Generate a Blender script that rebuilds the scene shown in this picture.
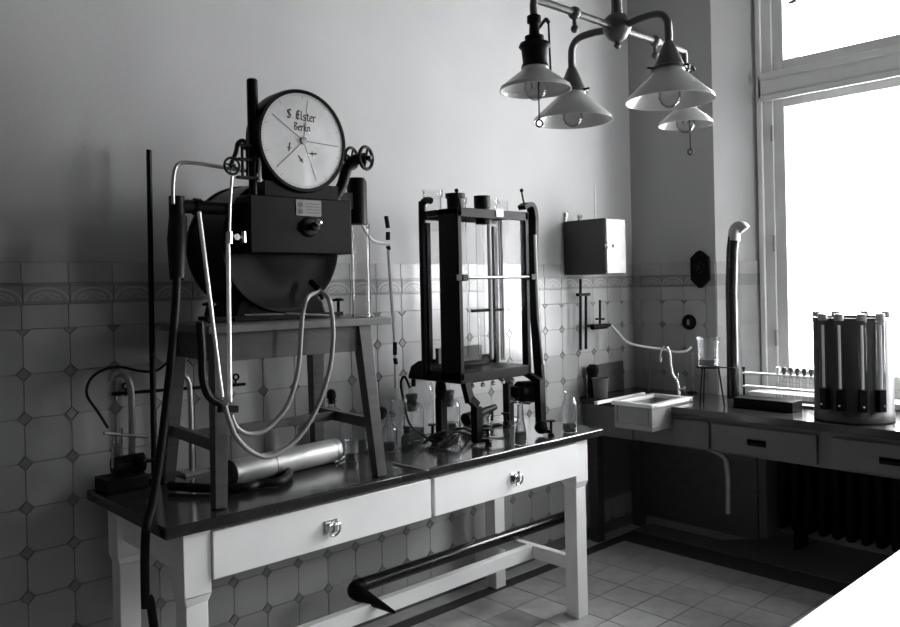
import bpy, bmesh, math, random
from mathutils import Vector, Matrix
random.seed(7)
S = bpy.context.scene
for o in list(bpy.data.objects): bpy.data.objects.remove(o)
COL = S.collection
PI = math.pi

# ------------------------------------------------------------------ camera
F_PX, YAW, ROLL, PY = 796.03, .8198, .0208, 285.39
CAM = Vector((-4.2058, -2.8418, 1.482))
cd = bpy.data.cameras.new('camera'); cam = bpy.data.objects.new('camera', cd); COL.objects.link(cam)
cd.sensor_width = 36; cd.sensor_fit = 'HORIZONTAL'; cd.lens = F_PX/900*36
cd.shift_y = -(313.5-PY)/900; cd.clip_start = .02
FW = Vector((math.cos(YAW), math.sin(YAW), 0)); RT = Vector((math.sin(YAW), -math.cos(YAW), 0)); UP = Vector((0, 0, 1))
cr_, sr_ = math.cos(ROLL), math.sin(ROLL)
xr = RT*cr_ - UP*sr_; yr = UP*cr_ + RT*sr_
m = Matrix((xr, yr, -FW)).transposed().to_4x4(); m.translation = CAM
cam.matrix_world = m
S.camera = cam
# photo pixel -> direction, cut with a plane the thing touches
def ray(px, py):
    a, b = px-450, py-PY
    u, v = a*cr_-b*sr_, a*sr_+b*cr_
    return FW + RT*(u/F_PX) - UP*(v/F_PX)
def _on(i, val, px, py):
    d = ray(px, py); return CAM + d*((val-CAM[i])/d[i])
def PX(x, px, py): return _on(0, x, px, py)
def PYp(y, px, py): return _on(1, y, px, py)
def PZ(z, px, py): return _on(2, z, px, py)

# ------------------------------------------------------------------ world, daylight, exposure
w = bpy.data.worlds.new('overcast_sky'); S.world = w; w.use_nodes = True
bg = w.node_tree.nodes['Background']; bg.inputs[0].default_value = (.96, .97, 1, 1); bg.inputs[1].default_value = 30.0
def portal(name, y0, y1, z0, z1, x):
    l = bpy.data.lights.new(name, 'AREA'); l.shape = 'RECTANGLE'; l.size = abs(z1-z0); l.size_y = abs(y1-y0)
    l.cycles.is_portal = True
    o = bpy.data.objects.new(name, l); COL.objects.link(o); o.location = (x, (y0+y1)/2, (z0+z1)/2); o.rotation_euler = (0, PI/2, 0)
portal('daylight_portal', -.735, -2.6, .87, 3.2, .42)
l2 = bpy.data.lights.new('daylight_portal', 'AREA'); l2.shape = 'RECTANGLE'; l2.size = .70; l2.size_y = 1.7; l2.cycles.is_portal = True
o2 = bpy.data.objects.new('daylight_portal', l2); COL.objects.link(o2); o2.location = (-.41, -4.12, 2.35); o2.rotation_euler = (PI/2, 0, 0)
S.view_settings.view_transform = 'Standard'; S.view_settings.look = 'None'
S.view_settings.gamma = 1; S.view_settings.use_curve_mapping = False
S.view_settings.exposure = 0.32

# ------------------------------------------------------------------ materials
MATS = {}
def mat(name, g, rough=.5, metal=0, var=.0, scale=8, bump=0, bscale=40, spec=.5, tint=None, coat=0, randobj=0, stretch=None):
    mt = bpy.data.materials.new(name); mt.use_nodes = True; nt = mt.node_tree; b = nt.nodes['Principled BSDF']
    c = tint or (g, g, g*.985)
    b.inputs['Base Color'].default_value = (*c, 1); b.inputs['Roughness'].default_value = rough; b.inputs['Metallic'].default_value = metal
    b.inputs['Specular IOR Level'].default_value = spec; b.inputs['Coat Weight'].default_value = coat; b.inputs['Coat Roughness'].default_value = .06
    if var or bump or randobj:
        tc = nt.nodes.new('ShaderNodeTexCoord'); mp = nt.nodes.new('ShaderNodeMapping')
        nt.links.new(tc.outputs['Object'], mp.inputs[0])
        if stretch: mp.inputs['Scale'].default_value = stretch
    if var or randobj:
        n = nt.nodes.new('ShaderNodeTexNoise'); n.inputs['Scale'].default_value = scale; n.inputs['Detail'].default_value = 6
        nt.links.new(mp.outputs[0], n.inputs[0])
        mr = nt.nodes.new('ShaderNodeMapRange'); mr.inputs['From Min'].default_value = .25; mr.inputs['From Max'].default_value = .75
        mr.inputs['To Min'].default_value = 1-var; mr.inputs['To Max'].default_value = 1+var
        nt.links.new(n.outputs[0], mr.inputs[0]); val = mr.outputs[0]
        if randobj:
            oi = nt.nodes.new('ShaderNodeObjectInfo'); m2 = nt.nodes.new('ShaderNodeMapRange')
            m2.inputs['To Min'].default_value = 1-randobj; m2.inputs['To Max'].default_value = 1+randobj
            nt.links.new(oi.outputs['Random'], m2.inputs[0])
            mu = nt.nodes.new('ShaderNodeMath'); mu.operation = 'MULTIPLY'
            nt.links.new(val, mu.inputs[0]); nt.links.new(m2.outputs[0], mu.inputs[1]); val = mu.outputs[0]
        hs = nt.nodes.new('ShaderNodeHueSaturation'); hs.inputs['Color'].default_value = (*c, 1)
        nt.links.new(val, hs.inputs['Value']); nt.links.new(hs.outputs[0], b.inputs['Base Color'])
    if bump:
        n = nt.nodes.new('ShaderNodeTexNoise'); n.inputs['Scale'].default_value = bscale; n.inputs['Detail'].default_value = 4
        nt.links.new(mp.outputs[0], n.inputs[0])
        bp = nt.nodes.new('ShaderNodeBump'); bp.inputs['Strength'].default_value = bump; bp.inputs['Distance'].default_value = .01
        nt.links.new(n.outputs[0], bp.inputs['Height']); nt.links.new(bp.outputs[0], b.inputs['Normal'])
    MATS[name] = mt; return mt
def glassmat(name, tint, refl=.04, edge=.75, rough=.02):
    mt = bpy.data.materials.new(name); mt.use_nodes = True; nt = mt.node_tree
    nt.nodes.remove(nt.nodes['Principled BSDF']); out = nt.nodes['Material Output']
    tr = nt.nodes.new('ShaderNodeBsdfTransparent'); gl = nt.nodes.new('ShaderNodeBsdfGlossy'); gl.inputs['Roughness'].default_value = rough
    lw = nt.nodes.new('ShaderNodeLayerWeight'); lw.inputs['Blend'].default_value = .5
    cr = nt.nodes.new('ShaderNodeValToRGB'); cr.color_ramp.elements[0].color = (tint, tint, tint, 1); cr.color_ramp.elements[0].position = .3
    cr.color_ramp.elements[1].color = (tint*edge*.6,)*3+(1,); cr.color_ramp.elements[1].position = .95
    nt.links.new(lw.outputs['Facing'], cr.inputs[0]); nt.links.new(cr.outputs[0], tr.inputs[0])
    pw = nt.nodes.new('ShaderNodeMath'); pw.operation = 'POWER'; pw.inputs[1].default_value = 6; nt.links.new(lw.outputs['Facing'], pw.inputs[0])
    fr = nt.nodes.new('ShaderNodeMapRange'); fr.inputs['To Min'].default_value = refl; fr.inputs['To Max'].default_value = .6; nt.links.new(pw.outputs[0], fr.inputs[0])
    mx = nt.nodes.new('ShaderNodeMixShader'); nt.links.new(fr.outputs[0], mx.inputs[0]); nt.links.new(tr.outputs[0], mx.inputs[1]); nt.links.new(gl.outputs[0], mx.inputs[2])
    nt.links.new(mx.outputs[0], out.inputs[0]); MATS[name] = mt; return mt
mat('plaster', .37, .9, var=.04, scale=3, bump=.05, bscale=60, spec=.2)
mat('plaster_room', .15, .95, var=.03, spec=.1)
mat('grout', .26, .9, spec=.1)
mat('tile', .32, .2, var=.08, scale=5, randobj=.09, bump=.03, bscale=9, spec=.45)
mat('tile_dark', .19, .16, var=.08, scale=9, randobj=.08, spec=.6)
mat('tile_frieze', .23, .2, var=.06, scale=10, randobj=.05, spec=.5)
mat('tile_ornament', .36, .25, spec=.5)
mat('tile_line', .12, .3)
mat('floor_tile', .42, .45, var=.18, scale=12, randobj=.1, bump=.05, bscale=25)
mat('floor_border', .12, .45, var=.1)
mat('white_paint', .84, .38, var=.04, scale=6, bump=.04, bscale=20)
mat('frame_paint', .62, .4, var=.04)
mat('bench_paint', .11, .45, var=.08, bump=.03)
mat('white_top', .85, .35, var=.03)
mat('table_top', .022, .16, var=.35, scale=14, bump=.04, bscale=30, spec=.6)
mat('wood_dark', .055, .4, var=.25, scale=10, bump=.06, bscale=30, stretch=(1, 1, 6))
mat('wood_mid', .10, .5, var=.2, scale=10, bump=.05)
mat('black_enamel', .005, .32, spec=.06, var=.2)
mat('flue_black', .006, .22, spec=.5)
mat('cabinet_lit', .30, .5, var=.12, scale=14)  # cabinet front, its light put into the colour
mat('cabinet_shaded', .03, .5, var=.15)  # same cabinet, side turned from the window: shade put into the colour
mat('lamp_metal', .09, .4, metal=.5, var=.15, scale=20)
mat('floor_grout', .05, .9)
mat('drum_metal', .035, .42, metal=.3, var=.2)
mat('black_iron', .005, .42, var=.2, bump=.04, spec=.10)
mat('steel', .35, .25, metal=1, var=.05)
mat('nickel', .62, .18, metal=1)
mat('dull_metal', .30, .42, metal=.8, var=.15, scale=20)
mat('zinc', .34, .42, metal=.5, var=.15, scale=10)
mat('rubber', .008, .5, spec=.12)
mat('rubber_grey', .22, .45)
mat('rubber_pale', .50, .5)
mat('porcelain', .72, .18, var=.03, spec=.6)
mat('porcelain_shaded', .26, .4, var=.1, scale=20)  # sink porcelain turned grey, the shade on the basin put into its colour
mat('ceramic', .10, .5, var=.1)
mat('dial_face', .66, .5, var=.10, scale=14)
mat('ink', .03, .6)
mat('brass_plate', .10, .4, metal=.2, var=.15, scale=30)
mat('glass_tube', .6, .15, spec=.6)
mat('cork', .10, .8, var=.2, scale=40)
mat('liquid', .45, .1)
mat('paper', .62, .7)
mat('cotton', .8, .95)
mat('filament', .2, .4, metal=1)
op = mat('opal', .55, .2, spec=.5); op.node_tree.nodes['Principled BSDF'].inputs['Subsurface Weight'].default_value = .0
_b = op.node_tree.nodes['Principled BSDF']; _b.inputs['Transmission Weight'].default_value = .0
glassmat('glass', .95, .03); glassmat('glass_pane', .97, .008, .9); glassmat('glass_dark', .30); glassmat('glass_bulb', .85); glassmat('dial_glass', .97, .004, .9); glassmat('case_glass', .98, .0015, .9)
S.cycles.transparent_max_bounces = 48
_m = bpy.data.materials.new('blown_glass'); _m.use_nodes = True; _n = _m.node_tree; _n.nodes.remove(_n.nodes['Principled BSDF'])
_g = _n.nodes.new('ShaderNodeBsdfGlass'); _g.inputs['IOR'].default_value = 1.47; _g.inputs['Roughness'].default_value = .0; _g.inputs['Color'].default_value = (.97, .975, .98, 1)
_t = _n.nodes.new('ShaderNodeBsdfTransparent'); _x = _n.nodes.new('ShaderNodeMixShader'); _x.inputs[0].default_value = .8
_n.links.new(_t.outputs[0], _x.inputs[1]); _n.links.new(_g.outputs[0], _x.inputs[2]); _n.links.new(_x.outputs[0], _n.nodes['Material Output'].inputs[0]); MATS['blown_glass'] = _m

# ------------------------------------------------------------------ mesh builder
class MB:
    def __init__(s): s.v = []; s.f = []; s.mi = []; s.M = None; s.slot = 0
    def add(s, vs, fs):
        b = len(s.v)
        for p in vs:
            p = Vector(p); s.v.append(s.M @ p if s.M else p)
        for q in fs: s.f.append([b+i for i in q]); s.mi.append(s.slot)
        return s
    def box(s, x0, x1, y0, y1, z0, z1):
        x0, x1 = min(x0, x1), max(x0, x1); y0, y1 = min(y0, y1), max(y0, y1); z0, z1 = min(z0, z1), max(z0, z1)
        return s.add([(x, y, z) for z in (z0, z1) for y in (y0, y1) for x in (x0, x1)],
              [(0, 2, 3, 1), (4, 5, 7, 6), (0, 1, 5, 4), (2, 6, 7, 3), (0, 4, 6, 2), (1, 3, 7, 5)])
    def bar(s, p, q, w, h, up=(0, 0, 1), w2=None, h2=None):
        p, q = Vector(p), Vector(q); d = (q-p).normalized(); u = Vector(up)
        if abs(d.dot(u)) > .98: u = Vector((0, 1, 0))
        a = d.cross(u).normalized(); b = a.cross(d).normalized()
        w2 = w2 or w; h2 = h2 or h; vs = []
        for c, ww, hh in ((p, w, h), (q, w2, h2)):
            for sx, sy in ((-1, -1), (1, -1), (1, 1), (-1, 1)): vs.append(c+a*(sx*ww/2)+b*(sy*hh/2))
        return s.add(vs, [(3, 2, 1, 0), (4, 5, 6, 7), (0, 1, 5, 4), (1, 2, 6, 5), (2, 3, 7, 6), (3, 0, 4, 7)])
    def tube(s, pts, r, n=10, caps=True, closed=False):
        pts = [Vector(p) for p in pts]; k = len(pts)
        rs = r if isinstance(r, (list, tuple)) else [r]*k
        base = len(s.v); vs = []; prev = None
        for i, p in enumerate(pts):
            if closed: t = pts[(i+1) % k]-pts[i-1]
            else: t = pts[min(i+1, k-1)]-pts[max(i-1, 0)]
            t.normalize()
            if prev is None:
                u = Vector((0, 0, 1)) if abs(t.z) < .9 else Vector((1, 0, 0))
                a = t.cross(u).normalized()
            else:
                a = (prev - t*prev.dot(t))
                a = a.normalized() if a.length > 1e-6 else t.orthogonal().normalized()
            prev = a; b = t.cross(a)
            for j in range(n):
                an = 2*PI*j/n; vs.append(p+(a*math.cos(an)+b*math.sin(an))*rs[i])
        fs = []
        for i in range(k if closed else k-1):
            i2 = (i+1) % k
            for j in range(n):
                j2 = (j+1) % n; fs.append((i*n+j, i*n+j2, i2*n+j2, i2*n+j))
        if caps and not closed: fs.append(tuple(range(n-1, -1, -1))); fs.append(tuple((k-1)*n+j for j in range(n)))
        return s.add(vs, fs)
    def cyl(s, p, q, r, r2=None, n=16, caps=True): return s.tube([p, q], [r, r if r2 is None else r2], n, caps)
    def lathe(s, prof, c=(0, 0, 0), axis=(0, 0, 1), n=24):
        ax = Vector(axis).normalized(); u = Vector((1, 0, 0)) if abs(ax.x) < .9 else Vector((0, 1, 0))
        a = (u-ax*u.dot(ax)).normalized(); b = ax.cross(a); c = Vector(c); vs = []; rows = []
        for r, z in prof:
            if r < 1e-6: rows.append([len(vs)]); vs.append(c+ax*z)
            else:
                rows.append(list(range(len(vs), len(vs)+n)))
                for j in range(n): an = 2*PI*j/n; vs.append(c+ax*z+(a*math.cos(an)+b*math.sin(an))*r)
        fs = []
        for A, B in zip(rows[:-1], rows[1:]):
            for j in range(n):
                j2 = (j+1) % n
                if len(A) == 1 and len(B) == 1: continue
                if len(A) == 1: fs.append((A[0], B[j2], B[j]))
                elif len(B) == 1: fs.append((A[j], A[j2], B[0]))
                else: fs.append((A[j], A[j2], B[j2], B[j]))
        return s.add(vs, fs)
    def sph(s, c, r, n=14, sz=1):
        k = n//2+1; return s.lathe([(r*math.sin(PI*i/k) if 0 < i < k else 0, -r*sz*math.cos(PI*i/k)) for i in range(k+1)], c, n=n)
    def torus(s, c, R, r, axis=(0, 0, 1), n=24, m=8):
        ax = Vector(axis).normalized(); a = ax.orthogonal().normalized(); b = ax.cross(a); c = Vector(c)
        return s.tube([c+(a*math.cos(2*PI*i/n)+b*math.sin(2*PI*i/n))*R for i in range(n)], r, m, closed=True)
    def prism(s, poly, z0, z1, M=None):
        k = len(poly); vs = [Vector((x, y, z)) for z in (z0, z1) for x, y in poly]
        if M: vs = [M @ v for v in vs]
        return s.add(vs, [tuple(range(k-1, -1, -1)), tuple(range(k, 2*k))]+[(i, (i+1) % k, k+(i+1) % k, k+i) for i in range(k)])
    def mesh(s, name, mats, Minv=None, smooth=35):
        me = bpy.data.meshes.new(name)
        me.from_pydata([tuple(Minv @ v) if Minv else tuple(v) for v in s.v], [], s.f)
        for mm in (mats if isinstance(mats, (list, tuple)) else [mats]): me.materials.append(MATS[mm])
        for p, i in zip(me.polygons, s.mi): p.material_index = i
        bm = bmesh.new(); bm.from_mesh(me); bmesh.ops.recalc_face_normals(bm, faces=bm.faces); bm.to_mesh(me); bm.free()
        if smooth:
            me.shade_smooth(); me.set_sharp_from_angle(angle=math.radians(smooth))
        return me
RM = {}
def thing(name, label, cat, loc=(0, 0, 0), rotz=0, group=None, kind=None):
    o = bpy.data.objects.new(name, None); COL.objects.link(o); o.location = loc; o.rotation_euler = (0, 0, rotz); o.empty_display_size = .05
    RM[o.name] = Matrix.Translation(Vector(loc)) @ Matrix.Rotation(rotz, 4, 'Z')
    tag(o, label, cat, group, kind); return o
def tag(o, label=None, cat=None, group=None, kind=None):
    if label: o['label'] = label
    if cat: o['category'] = cat
    if group: o['group'] = group
    if kind: o['kind'] = kind
    return o
def part(name, mb, mats, parent, label=None, bevel=0, local=False, smooth=35, kind=None):
    """child mesh; mb holds world coordinates unless local"""
    R = RM[parent.name]
    o = bpy.data.objects.new(name, mb.mesh(name, mats, None if local else R.inverted(), smooth)); COL.objects.link(o); o.parent = parent
    RM[o.name] = R
    if label: o['label'] = label
    if kind: o['kind'] = kind
    if bevel: md = o.modifiers.new('bevel', 'BEVEL'); md.width = bevel; md.segments = 2; md.limit_method = 'ANGLE'
    return o
def solo(name, mb, mats, label=None, cat=None, group=None, kind=None, bevel=0, base=None, smooth=35):
    """a thing that is one mesh; origin at its base"""
    if base is None:
        zs = min(v.z for v in mb.v); base = Vector((sum(v.x for v in mb.v)/len(mb.v), sum(v.y for v in mb.v)/len(mb.v), zs))
    T = Matrix.Translation(Vector(base))
    o = bpy.data.objects.new(name, mb.mesh(name, mats, T.inverted(), smooth)); COL.objects.link(o); o.location = base
    RM[o.name] = T; tag(o, label, cat, group, kind)
    if bevel: md = o.modifiers.new('bevel', 'BEVEL'); md.width = bevel; md.segments = 2; md.limit_method = 'ANGLE'
    return o
def inst(name, me, parent, loc, rot=None):
    o = bpy.data.objects.new(name, me); COL.objects.link(o); o.parent = parent; o.location = loc
    if rot: o.rotation_euler = rot
    return o
def spline(pts, k=8):
    P = [Vector(p) for p in pts]; P = [P[0]*2-P[1]]+P+[P[-1]*2-P[-2]]; out = []
    for i in range(1, len(P)-2):
        a, b, c, d = P[i-1:i+3]
        for j in range(k):
            t = j/k; out.append(.5*((2*b)+(c-a)*t+(2*a-5*b+4*c-d)*t*t+(3*b-a-3*c+d)*t**3))
    out.append(P[-2]); return out
def box(*a): return MB().box(*a)

# ================================================================== THE ROOM
H = 3.7; XB = -6.6; YB = -3.7      # ceiling, far sides behind the camera
TT, T1, T2, T3 = 1.587, 1.517, 1.447, 1.367     # tile courses
P = .1448; DX0 = -3.315           # octagon pitch, a diamond column
floor = solo('floor', box(XB-.2, .6, YB-.2, .2, -.2, -.006), 'floor_grout', kind='structure', base=(0, 0, 0))
ceil = solo('ceiling', box(XB-.2, .6, YB-.2, .2, H, H+.2), 'plaster_room', kind='structure', base=(0, 0, H))
wl = solo('wall_left', box(XB-.2, 0, 0, .2, 0, H), 'plaster', kind='structure', base=(0, 0, 0))
wb = solo('wall_back', box(XB-.2, XB, YB, 0, 0, H), 'plaster_room', kind='structure', base=(XB, 0, 0))
WR = (-.76, -.06); ZR = 1.5       # a second window, in the wall beside the camera
wr = MB().box(XB-.2, WR[0], YB-.4, YB, 0, H).box(WR[1], .6, YB-.4, YB, 0, H).box(WR[0], WR[1], YB-.4, YB, 0, ZR-.03).box(WR[0], WR[1], YB-.4, YB, 3.2, H)
wr = solo('wall_right', wr, 'plaster_room', kind='structure', base=(0, YB, 0))
# window wall: three piers with splayed reveals, lintels, thin wall behind the radiator niche
ww = MB()
W1 = (-.735, -2.605); SPL = .175; XF = .2; XO = .45
ww.prism([(0, 0), (0, W1[0]+SPL), (XF, W1[0]), (XO, W1[0]), (XO, 0)], 0, H)
ww.prism([(0, W1[1]-SPL), (0, YB), (XO, YB), (XO, W1[1]), (XF, W1[1])], 0, H)
for a, b in (W1,):
    ww.box(.05, XO, a, b, 3.2, H); ww.box(.36, XO, a, b, 0, .83)
ww = solo('wall_window', ww, 'plaster', kind='structure', base=(0, 0, 0))

# tiles (front face at local -y)
def tile_mesh(name, poly, th=.006, ins=.0016, mats='tile', extra=None):
    b = MB(); k = len(poly); cx = sum(p[0] for p in poly)/k; cz = sum(p[1] for p in poly)/k
    def shr(p, d):
        L = math.hypot(p[0]-cx, p[1]-cz); s = (L-d)/L; return cx+(p[0]-cx)*s, cz+(p[1]-cz)*s
    vs = [(x, 0, z) for x, z in poly]+[(x, -th+.0012, z) for x, z in poly]+[(shr(p, ins)[0], -th, shr(p, ins)[1]) for p in poly]
    fs = [tuple(range(2*k, 3*k))]
    for r in (0, 1): fs += [(r*k+i, r*k+(i+1) % k, (r+1)*k+(i+1) % k, (r+1)*k+i) for i in range(k)]
    b.add(vs, fs)
    if extra: extra(b)
    return b.mesh(name, mats, smooth=0)
g = .0008; h = P/2-g; c = .0225
octm = tile_mesh('octagon_tile', [(-h+c, -h), (h-c, -h), (h, -h+c), (h, h-c), (h-c, h), (-h+c, h), (-h, h-c), (-h, -h+c)])
d = c-.002
diam = tile_mesh('diamond_tile', [(0, -d), (d, 0), (0, d), (-d, 0)], mats='tile_dark')
trim_ = tile_mesh('triangle_tile', [(0, -d), (d, -.001), (-d, -.001)], mats='tile_dark')
def rect(name, w, z0, z1, m_='tile', extra=None): return tile_mesh(name, [(-w/2+g, z0+g), (w/2-g, z0+g), (w/2-g, z1-g), (-w/2+g, z1-g)], mats=m_, extra=extra)
capm = rect('cap_tile', P, T1, TT); rowm = rect('course_tile', P, T3, T2)
def frieze_extra(b):
    y = -.0064; zc = (T1+T2)/2
    def strip(pts, wd, slot):
        b.slot = slot
        for (x0, z0), (x1, z1) in zip(pts[:-1], pts[1:]):
            dx, dz = x1-x0, z1-z0; L = math.hypot(dx, dz) or 1; nx, nz = -dz/L*wd/2, dx/L*wd/2
            b.add([(x0-nx, y, z0-nz), (x1-nx, y, z1-nz), (x1+nx, y, z1+nz), (x0+nx, y, z0+nz)], [(0, 1, 2, 3)])
    z0 = T2+.012; hw = P/2-.006
    strip([(-hw, T1-.008), (hw, T1-.008)], .004, 2); strip([(-hw, T2+.007), (hw, T2+.007)], .004, 2)
    strip([(-hw*math.cos(t*PI/12), z0+.042*math.sin(t*PI/12)) for t in range(13)], .0055, 1)
    strip([(-hw*.66*math.cos(t*PI/12), z0+.027*math.sin(t*PI/12)) for t in range(13)], .004, 1)
    for sg in (-1, 1):
        strip([(sg*.030+sg*.009*math.cos(t*.55), z0+.012+.009*math.sin(t*.55)) for t in range(11)], .0032, 1)
        strip([(sg*.021, z0+.006), (sg*.006, z0+.018), (0, z0+.022)], .004, 1)
frm = rect('frieze_tile', P, T2, T1, ['tile_frieze', 'tile_ornament', 'tile_line'], frieze_extra)
NR = 9
def tile_run(parent, n0, n1, place, rows=NR, stuff=False, ctr=0):
    """place(u) -> (loc at z=0 on the wall face, rotz) for a run coordinate u measured in pitches"""
    for k in range(n0, n1):
        for me, nm, off in ((capm, 'cap_tile', .49), (rowm, 'course_tile', .48), (frm, 'frieze_tile', .52)):
            loc, rz = place(k+off); inst(nm, me, parent, loc, (0, 0, rz))
        for r in range(rows):
            loc, rz = place(k+.5); loc = Vector(loc); loc.z = T3-P*(r+.5); inst('octagon_tile', octm, parent, loc, (0, 0, rz))
        for r in range(rows+1):
            if k == n0: continue
            loc, rz = place(k); loc = Vector(loc); loc.z = T3-P*r; inst('diamond_tile' if r else 'triangle_tile', diam if r else trim_, parent, loc, (0, 0, rz))
gb = part('grout_bed', box(XB, 0, -.002, .0, 0, TT), 'grout', wl)
N1 = 22     # pitches from the diamond column DX0 to the corner
tile_run(wl, -3, N1+1, lambda u: ((min(DX0+u*P, 0), -.002, 0), 0))
rest = MB()                                   # the same tiling going on beyond the picture
for k in range(-22, -3):
    for r in range(NR):
        cx, cz = DX0+(k+.5)*P, T3-P*(r+.5)
        rest.add([(cx+x, -.008, cz+z) for x, z in ((-h+c, -h), (h-c, -h), (h, -h+c), (h, h-c), (h-c, h), (-h+c, h), (-h, h-c), (-h, -h+c))], [tuple(range(8))])
    for a, b_ in ((T3, T2), (T2, T1), (T1, TT)):
        cx = DX0+(k+.5)*P; rest.add([(cx-h, -.008, a+g), (cx+h, -.008, a+g), (cx+h, -.008, b_-g), (cx-h, -.008, b_-g)], [(0, 1, 2, 3)])
part('tile_field', rest, 'tile', wl, kind='stuff')
solo('baseboard_left', box(XB, 0, -.014, 0, 0, T3-P*NR-.002), 'floor_border', kind='structure', bevel=.003)
# pier and its splayed reveal
part('grout_bed', box(-.002, 0, 0, W1[0]+SPL+.002, 0, TT), 'grout', ww)
tile_run(ww, 0, 3, lambda u: ((-.002, -.065-u*P, 0), -PI/2))
for nm, z0, z1, m_ in (('cap_tile', T1, TT, 'tile'), ('frieze_tile', T2, T1, 'tile_frieze'), ('course_tile', T3, T2, 'tile')):
    for y0, y1 in ((0, -.064), (-.065-3*P-.001, W1[0]+SPL)):
        part(nm, box(-.008, -.002, y0, y1, z0+g, z1-g), m_, ww)
for r in range(NR):
    for y0, y1 in ((0, -.064), (-.065-3*P-.001, W1[0]+SPL)):
        part('edge_tile', box(-.008, -.002, y0, y1, T3-P*r-g, T3-P*(r+1)+g), 'tile', ww)
e0 = Vector((0, W1[0]+SPL, 0)); e1 = Vector((XF, W1[0], 0)); ed = (e1-e0).normalized(); en = Vector((-ed.y*-1, 0, 0))
nrm = Vector((ed.y, -ed.x, 0))
if nrm.x > 0: nrm = -nrm
L = (e1-e0).length
def reveal_tile(nm, a, b_, z0, z1, m_):
    bb = MB(); p0 = e0+ed*a; p1 = e0+ed*b_; q0 = p0+nrm*.006; q1 = p1+nrm*.006
    bb.add([(*p.xy, z) for z in (z0+g, z1-g) for p in (p0, p1, q1, q0)], [(0, 1, 2, 3), (4, 5, 6, 7), (0, 1, 5, 4), (1, 2, 6, 5), (2, 3, 7, 6), (3, 0, 4, 7)])
    part(nm, bb, m_, ww, smooth=0)
for a, b_ in ((.001, L/2-.001), (L/2+.001, L-.002)):
    for nm, z0, z1, m_ in (('cap_tile', T1, TT, 'tile'), ('frieze_tile', T2, T1, 'tile_frieze'), ('course_tile', T3, T2, 'tile')): reveal_tile(nm, a, b_, z0, z1, m_)
    for r in range(4): reveal_tile('reveal_tile', a, b_, T3-P*(r+1), T3-P*r, 'tile')

# floor tiles: square, joints along both walls, a dark border strip before the window wall
FP = .191; fx0, fy0 = -.96, -.74
ftm = MB().box(-FP/2+.003, FP/2-.003, -FP/2+.003, FP/2-.003, -.006, 0).mesh('floor_tile', 'floor_tile', smooth=0)
cells = []
for i in range(-30, 4):
    for j in range(-26, 5):
        x, y = fx0+(i+.5)*FP, fy0+(j+.5)*FP
        if XB < x-FP/2 and x+FP/2 < -.2 and y+FP/2 < -.1 and y-FP/2 > YB: cells.append((x, y))
def key(p):
    v = Vector((p[0], p[1], 0))-CAM; dep = v.dot(FW); u = v.dot(RT)/max(dep, .01)
    return (0 if dep > 1.5 and abs(u) < .62 else 1, v.length)
cells.sort(key=key)
for x, y in cells[:290]: inst('floor_tile', ftm, floor, (x, y, 0))
fr_ = MB()
for x, y in cells[290:]: fr_.box(x-FP/2+.003, x+FP/2-.003, y-FP/2+.003, y+FP/2-.003, -.006, 0)
part('tile_field', fr_, 'floor_tile', floor, kind='stuff', smooth=0)
part('border_strip', box(XB, 0, -.088, 0, -.006, -.001), 'floor_tile', floor)
part('border_strip', box(-.185, .36, -.09, YB, -.006, -.001), 'floor_border', floor)

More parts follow.
